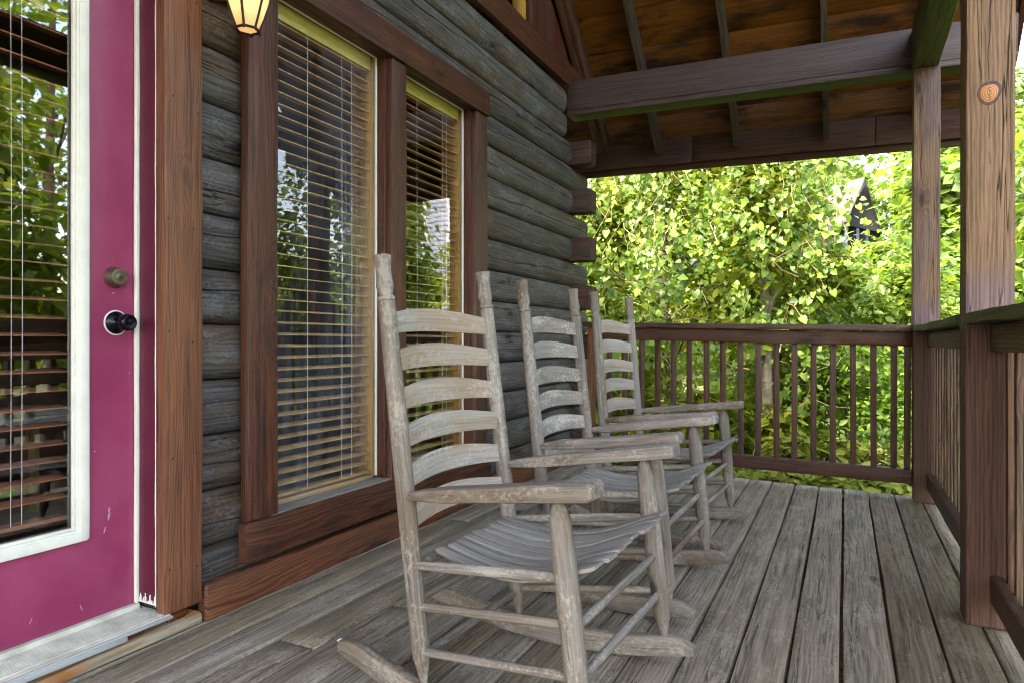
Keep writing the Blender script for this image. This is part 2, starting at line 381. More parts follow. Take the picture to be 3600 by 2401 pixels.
for i in range(420):
    c = sh(V(random.uniform(-1.85, .5), random.uniform(.6, 5.0), .0015)); s_ = random.choice([.002, .002, .003, .0045]); t = random.uniform(0, 3.14)
    a = V(math.cos(t), math.sin(t), 0)*s_*random.uniform(.8, 2.2); b = V(-math.sin(t), math.cos(t), 0)*s_*.5
    v = [c-a, c-b, c+a, c+b+V(0, 0, .001)]
    mb.add(v, [(0, 1, 2, 3)])
tag(mb.build('plant_litter', M['debris'], smooth=0), 'tan crumbs of dry plant litter scattered over the deck', 'litter', kind='stuff')
mb = MB()
for (x, y, s_) in ((-.96, 1.55, .016), (-.915, 1.545, .010), (-1.43, 1.70, .011)):
    c = sh(V(x, y, .003)); turned(mb, c-V(0, 0, .003), c+V(0, 0, .004), [(0, s_*.9), (.5, s_), (1, s_*.3)], m=8, jit=.2)
tag(mb.build('seed_shells', M['shell'], smooth=60), 'pale shell flecks on the deck under the nearest rocking chair', 'flecks', kind='stuff')

# ------------------------------------------------------------------ CABIN
WX = -1.952                      # outermost face of the logs
cabin = tag(empty('log_cabin', (-2.1, 2.4, 0)), 'dark weathered log cabin with purple door and two tall windows', 'cabin')
def log_piece(mb, y0, y1, z0, z1, check=True, phase=None, endcap=0):
    """D-profile log with a drying check running along its face; joints recessed"""
    h = z1-z0; ph = random.uniform(0, 50) if phase is None else phase
    n = max(3, int((y1-y0)/.05)); ys = np.linspace(y0, y1, n+1); C = []; P = []
    wv = random.uniform(.4, .62)
    for y in ys:
        vc = wv*h + .010*math.sin(y*2.3+ph)+.006*math.sin(y*6.1+ph*2)+.003*math.sin(y*19+ph)
        cw = .002+.0028*max(0, math.sin(y*1.1+ph*1.7)); cd = .009*max(0, min(1, math.sin(y*.9+ph*2.3)*1.6+.3)) if check else 0
        prof = []
        def bulge(v):
            t = (v/h-.5)*2
            return -.036*abs(t)**3.4
        vs = [0.002, .008, .02, .04, .06]
        vs += [vc-cw*2.4, vc-cw, vc, vc+cw, vc+cw*2.4, h-.06, h-.04, h-.02, h-.008, h-.002]
        vs = sorted(vs)
        for v in vs:
            d = bulge(v)+.0015*math.sin(v*60+y*4+ph)+.002*math.sin(y*3+ph)
            if abs(v-vc) < cw*.5: d -= cd
            if v < .006 or v > h-.006: d = -.038
            prof.append((d, v))
        prof += [(-.13, h-.001), (-.13, .001)]
        C.append(sh(V(WX, y, z0))); P.append(np.array(prof))
    mb.loft(C, P, (1, 0, 0), (0, 0, 1))
Z0 = .991
for n in range(-5, 10):
    z0 = Z0+.192*n; z1 = z0+.192
    yend = 5.46 if n % 2 == 0 else 5.10
    if z1 < .24: segs = [(1.46, yend)]
    elif z0 < 2.2: segs = [(1.50, 1.84), (3.46, yend)]
    else: segs = [(-3.0, yend)]
    if n == 9: segs = [(-3.0, 3.568), (3.572, 4.98)]
    if n == 8: segs = [(-3.0, 4.98)]
    for a, b in segs:
        mb = MB(); log_piece(mb, a, b, z0, z1); mb.build('wall_log', M['log'], cabin, smooth=50)
    if n % 2 and n < 9:
        mb = MB(); board(mb, (-2.45, 5.175, (z0+z1)/2), (-1.80, 5.175, (z0+z1)/2), .188, .15, (0, 0, 1), r=.012, jit=.002)
        # a drying check across the block
        mb.build('log_end', M['logend'], cabin)
mb = MB()
for z0, z1, y0, y1 in ((-1.9, .07, -3, 5.1), (.0, 2.3, -3, .40)): cube(mb, (-2.2, y0, z0), (-2.06, y1, z1))
mb.build('foundation_wall', M['logend'], cabin)
# gable above the logs
mb = MB(); board(mb, (-1.94, -3, 3.0), (-1.94, 5.2, 3.0), .175, .04, (0, 0, 1), r=.004); mb.build('gable_band', M['trim'], cabin)
RB = lambda y: 2.559-.9*(y-5.836)        # underside of the rafters
RY = 1.6                                 # ridge
mb = MB(); y = -2.6; 
while y < 5.15:
    y2 = y+.18
    zlo = 4.08 if 3.44 < (y+y2)/2 < 4.33 else 3.088
    if True:
        zt0 = min(RB(max(y, 2*RY-y))+.10, 9); zt1 = min(RB(max(y2, 2*RY-y2))+.10, 9)
        if zt0 > 3.1 and zt1 > 3.05:
            v = sh(np.array([(-1.975, y+.002, zlo), (-1.975, y2-.002, zlo), (-1.975, y2-.002, zt1), (-1.975, y+.002, zt0),
                             (-2.0, y+.002, zlo), (-2.0, y2-.002, zlo), (-2.0, y2-.002, zt1), (-2.0, y+.002, zt0)]))
            wc = [(q[2], q[1]+y*3, q[0]) for q in v]
            mb.add(v, [(0, 1, 2, 3), (7, 6, 5, 4), (0, 4, 5, 1), (1, 5, 6, 2), (2, 6, 7, 3), (3, 7, 4, 0)], wc=wc)
    y = y2
mb.build('gable_siding', M['siding'], cabin, smooth=0)
gw = MB()
board(gw, (-1.94, 4.30, 3.09), (-1.94, 4.30, 4.05), .12, .04, (0, 1, 0)); board(gw, (-1.94, 3.48, 3.09), (-1.94, 3.48, 4.8), .12, .04, (0, 1, 0))
gwo = gw.build('gable_window', M['trim'], cabin)
tag(gwo, 'gable window high on the wall')
mb = MB(); board(mb, (-2.0, 4.215, 3.10), (-2.0, 4.215, 4.1), .09, .03, (1, 0, 0)); mb.build('window_jamb', M['pine'], gwo)
mb = MB(); cube(mb, (-1.986, 3.54, 3.1), (-1.982, 4.24, 4.4)); mb.build('pane', M['glass'], gwo, smooth=0)
# rake board on the wall under the roof
mb = MB()
board(mb, (-1.935, 5.75, RB(5.75)-.02), (-1.935, RY, RB(RY)-.02), .11, .035, (0, 1, 1)); 
board(mb, (-1.9, 5.8, RB(5.8)+.09), (-1.9, RY, RB(RY)+.09), .14, .04, (0, 1, 1))
mb.build('rake_trim', M['trim'], cabin)

mb = MB()
prof_ = [(-3.0, -1.9), (5.1, -1.9), (5.1, RB(5.1)+.18), (RY, RB(RY)+.18), (-1.9, RB(5.1)+.18), (-3.0, 2.3)]
for xw in (-6.9, -3.2):
    zz_ = prof_ if xw < -5 else [(-3.0, 2.75), (5.1, 2.75)]+prof_[2:]
    v = [V(xw, a, b) for a, b in zz_]+[V(xw+.15, a, b) for a, b in zz_]; k_ = len(zz_)
    mb.add(v, [tuple(range(k_-1, -1, -1)), tuple(range(k_, 2*k_))]+[(i, (i+1) % k_, k_+(i+1) % k_, k_+i) for i in range(k_)])
mb.build('inner_gable_wall', M['inner'], cabin, smooth=0)
for n in range(-15, 10):
    z0 = Z0+.192*n
    mb = MB(); board(mb, (-6.9, 5.175, z0+.096), (-2.43, 5.175, z0+.096), .188, .15, (0, 0, 1), r=.02, seg=8); mb.build('wall_log', M['log'], cabin)
# --- door frame
DY = 1.4356
mb = MB(); board(mb, (-1.921, 1.505, .078), (-1.921, 1.505, 2.45), .139, .040, (0, 1, 0), r=.004, jit=.0012); mb.build('door_casing', M['casing'], cabin)
mb = MB(); board(mb, (-1.921, .35, .078), (-1.921, .35, 2.45), .139, .040, (0, 1, 0), r=.004); mb.build('door_casing', M['casing'], cabin)
mb = MB(); board(mb, (-1.921, .28, 2.25), (-1.921, 1.575, 2.25), .139, .040, (0, 0, 1), r=.004, off=None); mb.build('door_head_casing', M['casing'], cabin)
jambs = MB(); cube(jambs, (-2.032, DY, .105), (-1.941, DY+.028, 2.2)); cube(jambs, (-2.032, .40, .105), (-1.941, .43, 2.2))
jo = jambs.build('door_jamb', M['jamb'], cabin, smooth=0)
mb = MB(); ys = np.linspace(.10, 2.2, 60)
for k in range(len(ys)-1):     # ragged white paint line along the casing side of the jamb
    w0 = .003+.002*abs(math.sin(k*.53)*math.sin(k*.21))
    cube(mb, (-1.9415-w0, DY-.0014, ys[k]), (-1.9412, DY-.0002, ys[k+1]))
for k in range(30):            # paint worn away at the jamb's foot
    xa = -2.028+k*.0029; cube(mb, (xa, DY-.0012, .104), (xa+.003, DY-.0003, .106+.030*abs(math.sin(k*.37+.5)*math.sin(k*.83+1))))
mb.build('bare_paint_edge', M['white'], jo, smooth=0)
mb = MB(); board(mb, (-2.026, DY-.006, .10), (-2.026, DY-.006, 2.2), .012, .014, (1, 0, 0), r=.003, jit=.0008); mb.build('weather_strip', M['white'], cabin)
# threshold
th = MB(); cube(th, (-2.06, .43, .072), (-1.895, DY+.015, .082)); cube(th, (-2.06, .43, .082), (-2.020, DY, .098))
tho = th.build('door_threshold', M['sill'], cabin, smooth=0)
rb = MB()
for k in range(13): board(rb, (-2.010+k*.0082, .43, .0835), (-2.010+k*.0082, DY+.012, .0835), .0042, .004, (1, 0, 0), r=.0012, seg=2, jit=0)
rb.build('ribs', M['sill'], tho)
rb = MB(); board(rb, (-1.893, .43, .078), (-1.893, 1.455, .074), .016, .010, (1, 0, 0), r=.003, jit=.0006); board(rb, (-1.884, .43, .070), (-1.884, 1.30, .066), .006, .014, (1, 0, 0), r=.002, jit=.0006)
rb.build('nose', M['alu'], tho)
nb = MB(); board(nb, (-1.965, -.5, .021), (-1.965, 1.588, .021), .118, .040, (1, 0, 0), r=.014, jit=.0015, end=.012); nb.build('step_board', M['step'], cabin)
nb = MB(); board(nb, (-1.95, .43, .052), (-1.95, 1.38, .052), .06, .02, (1, 0, 0), r=.003); board(nb, (-1.955, 1.46, .06), (-1.955, 1.53, .06), .07, .035, (1, 0, 0), r=.004); nb.build('packing_strip', M['kick'], cabin)
# --- the door
door = empty('door', (-2.05, .52, .1)); door.parent = cabin; 
from mathutils import Matrix
door.matrix_parent_inverse = PW(cabin).inverted()
tag(door, 'purple door with a tall glass panel and white beading')
zb, zt = .100, 2.18; yl, yr = .435, 1.431
LY0, LY1, LZ0, LZ1 = .66, 1.262, .352, 2.02
mb = MB()
for lo, hi in (((-2.075, yl, zb), (-2.035, LY0, zt)), ((-2.075, LY1, zb), (-2.035, yr, zt)), ((-2.075, LY0, zb), (-2.035, LY1, LZ0)), ((-2.075, LY0, LZ1), (-2.035, LY1, zt))): cube(mb, lo, hi)
mb.build('door_leaf', M['door'], door, smooth=0)
mb = MB()
def fr(mb, y0, y1, z0, z1, wd, x, t, r=.004):
    board(mb, (x, y0+wd/2, z0), (x, y0+wd/2, z1), wd, t, (0, 1, 0), r=r, jit=.0004); board(mb, (x, y1-wd/2, z0), (x, y1-wd/2, z1), wd, t, (0, 1, 0), r=r, jit=.0004)
    board(mb, (x-.0003, y0+wd*.6, z0+wd/2), (x-.0003, y1-wd*.6, z0+wd/2), wd, t, (0, 0, 1), r=r, jit=.0004); board(mb, (x-.0003, y0+wd*.6, z1-wd/2), (x-.0003, y1-wd*.6, z1-wd/2), wd, t, (0, 0, 1), r=r, jit=.0004)
fr(mb, .636, 1.276, .341, 2.045, .030, -2.027, .018, .005)
fr(mb, .666, 1.256, .361, 2.015, .016, -2.030, .014, .004)
fr(mb, .680, 1.242, .375, 2.001, .010, -2.036, .012, .003)
mb.build('glazing_bead', M['white'], door)
mb = MB(); cube(mb, (-2.048, .67, .36), (-2.044, 1.25, 2.01)); mb.build('pane', M['glass_door'], door, smooth=0)
mb = MB()
for (yy, zz_, wy, hz_, an) in ((1.345, .405, .010, .03, .2), (1.33, .36, .003, .018, .3), (1.26, .135, .002, .02, -.4), (1.30, .60, .004, .004, 0), (1.12, .15, .002, .014, .5), (1.41, .83, .004, .003, 0), (1.36, 1.078, .012, .004, .1)):
    for k in range(7 if wy > .008 else 1):
        a_ = yy+random.uniform(-.5, .5)*wy; b_ = zz_+random.uniform(-.5, .5)*hz_*1.2; w2 = wy*.13 if wy > .008 else wy*.5; h2 = hz_*.22 if wy > .008 else hz_*.5
        d_ = math.sin(an)*h2; x_ = -2.0347
        mb.add(sh(np.array([(x_, a_-w2-d_, b_-h2), (x_, a_+w2-d_, b_-h2), (x_, a_+w2+d_, b_+h2), (x_, a_-w2+d_, b_+h2)])), [(0, 1, 2, 3)])
mb.build('paint_scuffs', plain('paint_scuff', L(196, 150, 176), .6), door, smooth=0)
def xturn(mb, c, prof, m=28):
    c = sh(V(*c)); turned(mb, c, c+V(1, 0, 0), prof, m=m)
ky = Yk = 1.355
db = MB(); xturn(db, (-2.035, ky+.006, 1.127), [(0, .033), (.003, .0335), (.006, .032), (.026, .026), (.028, .025), (.0285, .021), (.0275, .0205), (.0275, .006)]); dbo = db.build('deadbolt', M['nickel'], door, smooth=50)
db = MB(); xturn(db, (-2.0085, ky+.006, 1.127), [(0, .0105), (.0015, .011), (.0022, .0095), (.0022, .001)], 16); db.build('key_cylinder', M['nickel'], dbo)
db = MB(); cube(db, (-2.0062, ky+.005, 1.122), (-2.0058, ky+.0072, 1.133)); db.build('keyhole', M['dark'], dbo, smooth=0)
kn = MB(); xturn(kn, (-2.035, ky+.011, .987), [(0, .034), (.004, .035), (.008, .032), (.014, .020), (.022, .0135), (.030, .0125), (.038, .017), (.044, .0245), (.052, .0262), (.062, .0258), (.068, .0235), (.070, .020), (.069, .0165), (.066, .012), (.066, .009), (.069, .0085), (.070, .005), (.070, .0005)], 36)
kno = kn.build('door_knob', M['black'], door, smooth=40)
kn = MB(); xturn(kn, (-2.0349, ky+.011, .987), [(0, .039), (.0012, .039), (.0016, .037), (.0016, .001)]); kn.build('paint_gap', M['white'], kno)

# --- windows
def window(y0, y1, dirty, last):
    w_ = empty('window', (-1.97, y0, .3)); w_.parent = cabin; w_.matrix_parent_inverse = PW(cabin).inverted()
    mb = MB(); cube(mb, (-1.975, y0, .30), (-1.971, y1, 2.262)); mb.build('pane', M['glass_dirty'] if dirty else M['glass'], w_, smooth=0)
    mb = MB()
    board(mb, (-2.05, y1+.006, .30), (-2.05, y1+.006, 2.27), .125, .018, (1, 0, 0), r=.002, jit=.0003)
    board(mb, (-2.05, y0-.006, .30), (-2.05, y0-.006, 2.27), .125, .018, (1, 0, 0), r=.002, jit=.0003)
    board(mb, (-2.05, y0, 2.268), (-2.05, y1, 2.268), .125, .016, (1, 0, 0), r=.002, jit=.0003)
    board(mb, (-2.05, y0, .30), (-2.05, y1, .30), .125, .02, (1, 0, 0), r=.002, jit=.0003)
    mb.build('inner_jamb', M['pine'], w_)
    mb = MB()
    for yy in (y0+.004, y1-.004): board(mb, (-1.966, yy, .31), (-1.966, yy, 2.255), .008, .01, (0, 1, 0), r=.001, jit=0)
    board(mb, (-1.966, y0, 2.253), (-1.966, y1, 2.253), .008, .01, (0, 0, 1), r=.001, jit=0)
    mb.build('glazing_strip', M['white'], w_)
    return w_
W1 = (1.892, 2.588); W2 = (2.72, 3.392)
w1 = window(*W1, True, False); w2 = window(*W2, False, True)
tag(w1, 'wider rain streaked window beside the door'); tag(w2, 'clearer window reflecting a house')
def vtrim(y0, y1, x, t, z0, z1, name, mat, par):
    mb = MB(); board(mb, (x-t/2, (y0+y1)/2, z0), (x-t/2, (y0+y1)/2, z1), y1-y0, t, (0, 1, 0), r=.004, jit=.001); return mb.build(name, mat, par)
vtrim(1.752, 1.892, -1.885, .04, .297, 2.247, 'window_casing', M['trim'], w1)
vtrim(2.597, 2.716, -1.885, .04, .297, 2.247, 'mullion_casing', M['trim'], w1)
vtrim(3.398, 3.540, -1.885, .04, .297, 2.247, 'window_casing', M['trim'], w2)
for yy, p_ in ((1.878, w1), (2.600, w1), (2.708, w1), (3.404, w2)):
    mb = MB(); board(mb, (-1.945, yy, .297), (-1.945, yy, 2.26), .05, .018, (1, 0, 0), r=.002); mb.build('reveal', M['trim'], p_)
mb = MB(); cube(mb, (-2.1, 2.609, .2), (-1.93, 2.70, 2.3)); mb.build('mullion_core', M['trim'], w1, smooth=0)
mb = MB(); board(mb, (-1.890, 1.742, 2.318), (-1.890, 3.548, 2.318), .139, .042, (0, 0, 1), r=.004, jit=.001); mb.build('head_casing', M['trim'], cabin)
mb = MB(); board(mb, (-1.945, 1.86, 2.262), (-1.945, 3.42, 2.262), .075, .018, (1, 0, 0), r=.002); cube(mb, (-2.1, 1.8, 2.28), (-1.95, 3.5, 2.40)); mb.build('head_soffit', M['trim'], cabin)
mb = MB(); board(mb, (-1.889, 1.728, .228), (-1.889, 3.56, .228), .136, .040, (0, 0, 1), r=.004, jit=.001); mb.build('window_apron', M['trim'], cabin)
mb = MB(); board(mb, (-1.93, 1.86, .295), (-1.93, 3.42, .295), .085, .012, (1, 0, 0), r=.002); mb.build('window_ledge', M['seat'], cabin)
mb = MB(); board(mb, (-1.928, 1.592, .062), (-1.928, 5.05, .062), .124, .042, (0, 0, 1), r=.007, jit=.0012); mb.build('kick_board', M['kick'], cabin)
mb = MB()
def nail(x, y, z):
    c = sh(V(x, y, z)); a = np.linspace(0, 2*np.pi, 7, endpoint=False)
    mb.add([(c[0], c[1]+math.cos(t)*.0032, c[2]+math.sin(t)*.0034) for t in a], [tuple(range(7))])
for z in np.arange(.2, 2.4, .37):
    for y_ in (1.455, 1.545): nail(-1.8990, y_+random.uniform(-.01, .01), z+random.uniform(-.03, .03))
for z in np.arange(.36, 2.2, .42):
    for y_ in (1.775, 1.87, 2.62, 2.69, 3.42, 3.52): nail(-1.8834, y_+random.uniform(-.006, .006), z+random.uniform(-.05, .05))
for y_ in np.arange(1.85, 3.5, .4):
    for z in (.27, .19, 2.36, 2.28): nail(-1.8672, y_+random.uniform(-.03, .03), z)
tag(mb.build('nail_heads', M['nail'], cabin, smooth=0), kind='stuff')
# interior
ir = MB(); X0, X1, Y0, Y1, Zf, Zc = -6.0, -2.13, -2.5, 5.0, .12, 2.6
cube(ir, (X0, Y0, Zf-.1), (X1, Y1, Zf)); ir.build('room_floor', M['innerfloor'], cabin, smooth=0)
ir = MB(); cube(ir, (X0, Y0, Zc), (X1, Y1, Zc+.1)); ir.build('room_ceiling', M['ceiling'], cabin, smooth=0)
ir = MB(); cube(ir, (X0-.1, Y0, Zf), (X0, Y1, Zc)); cube(ir, (X0, Y0-.1, Zf), (X1, Y0, Zc)); cube(ir, (X0, Y1, Zf), (X1, Y1+.1, Zc)); ir.build('room_wall', M['inner'], cabin, smooth=0)
tb = tag(empty('side_table', (-3.1, 1.6, .12)), 'low table with pale cloth inside, seen through the door glass', 'table')
mb = MB(); board(mb, (-3.1, .9, .60), (-3.1, 1.9, .60), .6, .03, (1, 0, 0)); mb.build('tabletop', M['cloth'], tb)
for sx in (-3.36, -2.84):
    for sy in (.95, 1.85):
        mb = MB(); board(mb, (sx, sy, .12), (sx, sy, .585), .05, .05, (1, 0, 0)); mb.build('leg', M['pine'], tb)
# blinds
def blind(name_y0, y1, z0, z1, x, pitch, wd, label, mat, cords, head=True):
    y0 = name_y0
    b = tag(empty('window_blind', (x, y0, z1)), label, 'blind', 'wooden slat blinds')
    mb = MB(); z = z1-.075; i = 0
    while z > z0+.03:
        sag = random.uniform(-.0015, .0015)
        a = R(random.uniform(-2, 2)-9)
        board(mb, (x, y0, z+sag), (x, y1, z-sag), wd, .0042, (math.cos(a), 0, math.sin(a)), r=.001, seg=6, jit=.0005, end=.002)
        z -= pitch
    mb.build('slats', mat, b)
    mb = MB(); board(mb, (x, y0, z0+.012), (x, y1, z0+.012), wd, .012, (1, 0, 0), r=.002, jit=.0003); mb.build('bottom_rail', mat, b)
    if head:
        mb = MB(); board(mb, (x+.022, y0, z1-.035), (x+.022, y1, z1-.035), .065, .012, (0, 0, 1), r=.002, jit=.0002); cube(mb, (x-.02, y0, z1-.06), (x+.015, y1, z1-.005)); mb.build('headrail', M['headrail'], b)
    mb = MB()
    for f in cords:
        yy = y0+(y1-y0)*f; tube(mb, [sh(V(x+wd/2+.001, yy, z1-.06)), sh(V(x+wd/2+.001, yy+.002, (z0+z1)/2)), sh(V(x+wd/2+.001, yy, z0+.02))], .0008, m=5)
    mb.build('ladder_cord', M['cord'], b)
    return b
blind(W1[0]+.008, W1[1]-.02, .315, 2.255, -2.012, .0452, .05, 'tan slat blind behind the wider rain streaked window', M['blind'], (.06, .38, .70, .80))
blind(W2[0]+.008, W2[1]-.02, .315, 2.255, -2.012, .0452, .05, 'tan slat blind in the window nearer the cabin corner', M['blind'], (.35, .74, .8))
blind(.68, 1.238, .40, 2.01, -2.085, .052, .05, 'brown slat blind behind the glass of the purple door', M['blind_red'], (.2, .77, .72))

# ------------------------------------------------------------------ WALL LANTERN
lx, ly, lz = -1.775, 1.645, 2.0
lan = tag(empty('wall_lantern', tuple(sh(V(-1.93, ly, 2.35)))), 'lit bronze wall lantern with curved amber panes beside the door', 'lamp')
def hexring(r, z, ph=0): return [sh(V(lx+math.cos(R(60*i+ph))*r, ly+math.sin(R(60*i+ph))*r, z)) for i in range(7)]
prof = [(.036, 1.968), (.052, 2.01), (.068, 2.06), (.079, 2.11), (.085, 2.16), (.088, 2.21)]
mb = MB()
for i in range(6):
    tube(mb, [hexring(r, z)[i] for r, z in prof], .0042, m=6)
for r, z, t in ((.038, 1.964, .0045), (.088, 2.21, .006)): 
    h = hexring(r, z)
    for i in range(6): tube(mb, [h[i], h[i+1]], t, m=6)
for i in range(6):
    c = hexring(.040, 1.960)[i]; turned(mb, c-V(0, 0, .005), c+V(0, 0, .004), [(0, .002), (.3, .0055), (.8, .005), (1, .001)], m=8)
turned(mb, sh(V(lx, ly, 2.215)), sh(V(lx, ly, 2.33)), [(0, .095), (.1, .098), (.3, .07), (.6, .03), (.8, .02), (1, .005)], m=18)
mb.build('lantern_frame', M['bronze'], lan, smooth=50)
pm, nt_ = newmat('amber_seeded_glass'); n_ = N(nt_)
p_ = n_.n('ShaderNodeBsdfPrincipled'); p_.inputs['Base Color'].default_value = L(222, 196, 156); p_.inputs['Roughness'].default_value = .25
p_.inputs['Emission Color'].default_value = L(255, 216, 170); p_.inputs['Emission Strength'].default_value = .006
tr_ = n_.n('ShaderNodeBsdfTranslucent'); tr_.inputs[0].default_value = L(255, 226, 190)
mx_ = n_.n('ShaderNodeMixShader'); mx_.inputs[0].default_value = .55; n_.l(p_.outputs[0], mx_.inputs[1]); n_.l(tr_.outputs[0], mx_.inputs[2])
o_ = n_.n('ShaderNodeOutputMaterial'); n_.l(mx_.outputs[0], o_.inputs[0])
for i in range(6):
    mb = MB(); v = []
    for r, z in prof:
        h = hexring(r*.985, z); v += [h[i], h[i+1]]
    mb.add(v, [(2*k, 2*k+1, 2*k+3, 2*k+2) for k in range(len(prof)-1)]); mb.build('pane', pm, lan, smooth=80)
mb = MB(); v = hexring(.036, 1.966)[:6]; mb.add(v, [tuple(range(6))]); mb.build('pane', pm, lan, smooth=0)
bm_ = plain('warm_bulb', L(255, 235, 200), .5, emit=L(255, 220, 170), estr=.5)
mb = MB(); turned(mb, sh(V(lx, ly, 2.11)), sh(V(lx, ly, 2.20)), [(0, .003), (.15, .017), (.4, .022), (.7, .015), (1, .011)], m=14); mb.build('bulb', bm_, lan)
mb = MB(); tube(mb, [sh(V(-1.93, ly, 2.32)), sh(V(-1.87, ly, 2.40)), sh(V(-1.80, ly, 2.39)), sh(V(lx, ly, 2.33))], .008, m=8); mb.build('lantern_arm', M['bronze'], lan)
mb = MB(); turned(mb, sh(V(-1.945, ly, 2.25)), sh(V(-1.905, ly, 2.25)), [(0, .16), (.7, .16), (1, .145), (1.0, .001)], m=8); mb.build('mounting_block', M['trim'], lan, smooth=20)
ld = bpy.data.lights.new('lantern_light', 'POINT'); ld.energy = .014; ld.color = (1, .84, .62); ld.shadow_soft_size = .02
lo_ = bpy.data.objects.new('lantern_light', ld); col.objects.link(lo_); lo_.location = tuple(sh(V(lx, ly, 2.05)))

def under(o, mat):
    """olive green underside: a second material on the faces that look down"""
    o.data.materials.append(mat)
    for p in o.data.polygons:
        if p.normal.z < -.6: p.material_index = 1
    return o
# ------------------------------------------------------------------ POSTS, BEAMS, RAILINGS
def post(y, label, mat, z1=2.66):
    p = tag(empty('porch_post', tuple(sh(V(.449, y, 0)))), label, 'post', 'square timber posts of the porch')
    mb = MB(); board(mb, (.449, y, .002), (.449, y, z1), .141, .141, (1, 0, 0), r=.005, jit=.0014, seg=50, off=(0, random.uniform(-.09, .09), random.uniform(-.09, .09))); mb.build('shaft', mat, p)
    return p
p_near = post(2.895, 'thick brown timber post with an orange knot, nearest the camera', M['post'], 2.655)
p_far = post(4.911, 'dark timber post at the far corner of the porch railing', M['post2'], 2.655)
post(.80, 'timber post of the porch beside the camera, outside the frame', M['post'], 2.655)
# the big orange knot
km, nt_ = newmat('orange_knot'); n_ = N(nt_); tc_ = n_.n('ShaderNodeAttribute', attribute_name='wc').outputs['Vector']
wv_ = n_.n('ShaderNodeTexWave', wave_type='RINGS', rings_direction='X'); wv_.inputs['Scale'].default_value = 46; wv_.inputs['Distortion'].default_value = 1.6; wv_.inputs['Detail'].default_value = 3
wv_.inputs['Detail Scale'].default_value = 1.4
n_.l(tc_, wv_.inputs['Vector']); p_ = n_.n('ShaderNodeBsdfPrincipled'); n_.l(n_.mix(wv_.outputs['Fac'], L(126, 76, 30), L(176, 116, 54)), p_.inputs['Base Color']); p_.inputs['Roughness'].default_value = .55
o_ = n_.n('ShaderNodeOutputMaterial'); n_.l(p_.outputs[0], o_.inputs[0])
kc = sh(V(.446, 2.8245, .986+.852))
def disc(mb, c, a, b, dy, m=26, seed=1, inner=None):
    rr = np.random.default_rng(seed); t = np.linspace(0, 2*np.pi, m, endpoint=False); q = 1+.06*np.sin(2*t+1)+.04*np.sin(3*t)+rr.normal(0, .012, m)
    pts = [(c[0]+math.cos(x)*a*w_, c[1], c[2]+math.sin(x)*b*w_) for x, w_ in zip(t, q)]
    i2 = [(c[0]+math.cos(x)*a*w_*.85, c[1]-dy, c[2]+math.sin(x)*b*w_*.85) for x, w_ in zip(t, q)]
    v = pts+i2+[(c[0], c[1]-dy, c[2])]
    wc = [(0, x[0]-c[0], (x[2]-c[2])*.8) for x in v]
    f = [(i, (i+1) % m, m+(i+1) % m, m+i) for i in range(m)]+[(m+i, m+(i+1) % m, 2*m) for i in range(m)]
    mb.add(v, f, wc=wc)
mb = MB(); disc(mb, kc, .035, .045, .0012); disc_o = mb.build('knot_rim', plain('knot_rim', L(82, 60, 46), .8, c2=L(56, 42, 34), cscale=60), p_near, smooth=30)
mb = MB(); disc(mb, kc-V(0, .0008, 0), .0255, .033, .0016, seed=4); mb.build('knot', km, disc_o, smooth=30)
mb = MB()
zz = np.linspace(kc[2]-.028, kc[2]+.02, 10)
for a_, b_ in zip(zz[:-1], zz[1:]): cube(mb, (kc[0]-.0008+.002*math.sin(a_*300), kc[1]-.0030, a_), (kc[0]+.0008+.002*math.sin(a_*300), kc[1]-.0024, b_), shear=False)
zz = np.linspace(.85, 2.60, 150)
for a_, b_ in zip(zz[:-1], zz[1:]):       # the long split running down the post through the knot
    if abs(a_-kc[2]) < .036: continue
    x_ = kc[0]+.004*math.sin(a_*9)+.0018*math.sin(a_*41)+(.012*(a_-kc[2])); w_ = .0010*(1+.6*math.sin(a_*6+1))+.0002
    cube(mb, (x_-w_, 2.8242, a_), (x_+w_, 2.8246, b_+.001), shear=False)
mb.build('split', M['dark'], disc_o, smooth=0)

sb = tag(empty('side_beam', tuple(sh(V(.444, 2, 2.66)))), 'heavy olive green beam running over the post tops towards the camera', 'beam')
mb = MB(); board(mb, (.444, -3.2, 2.80), (.444, 4.978, 2.80), .134, .285, (1, 0, 0), r=.008, jit=.002); mb.build('timber', M['beam2'], sb)
cb = tag(empty('cross_beam', tuple(sh(V(-.5, 5.06, 2.69)))), 'long plum brown beam spanning from the log wall past the corner post', 'beam')
mb = MB(); board(mb, (-1.95, 5.06, 2.844), (.93, 5.06, 2.844), .228, .158, (0, 0, 1), r=.004, jit=.0008); mb.build('timber', M['beam'], cb)
mb = MB(); board(mb, (-1.95, 5.062, 2.709), (.93, 5.062, 2.709), .038, .164, (0, 0, 1), r=.003, jit=.0008); under(mb.build('bottom_plate', M['beam'], cb), M['beam2'])

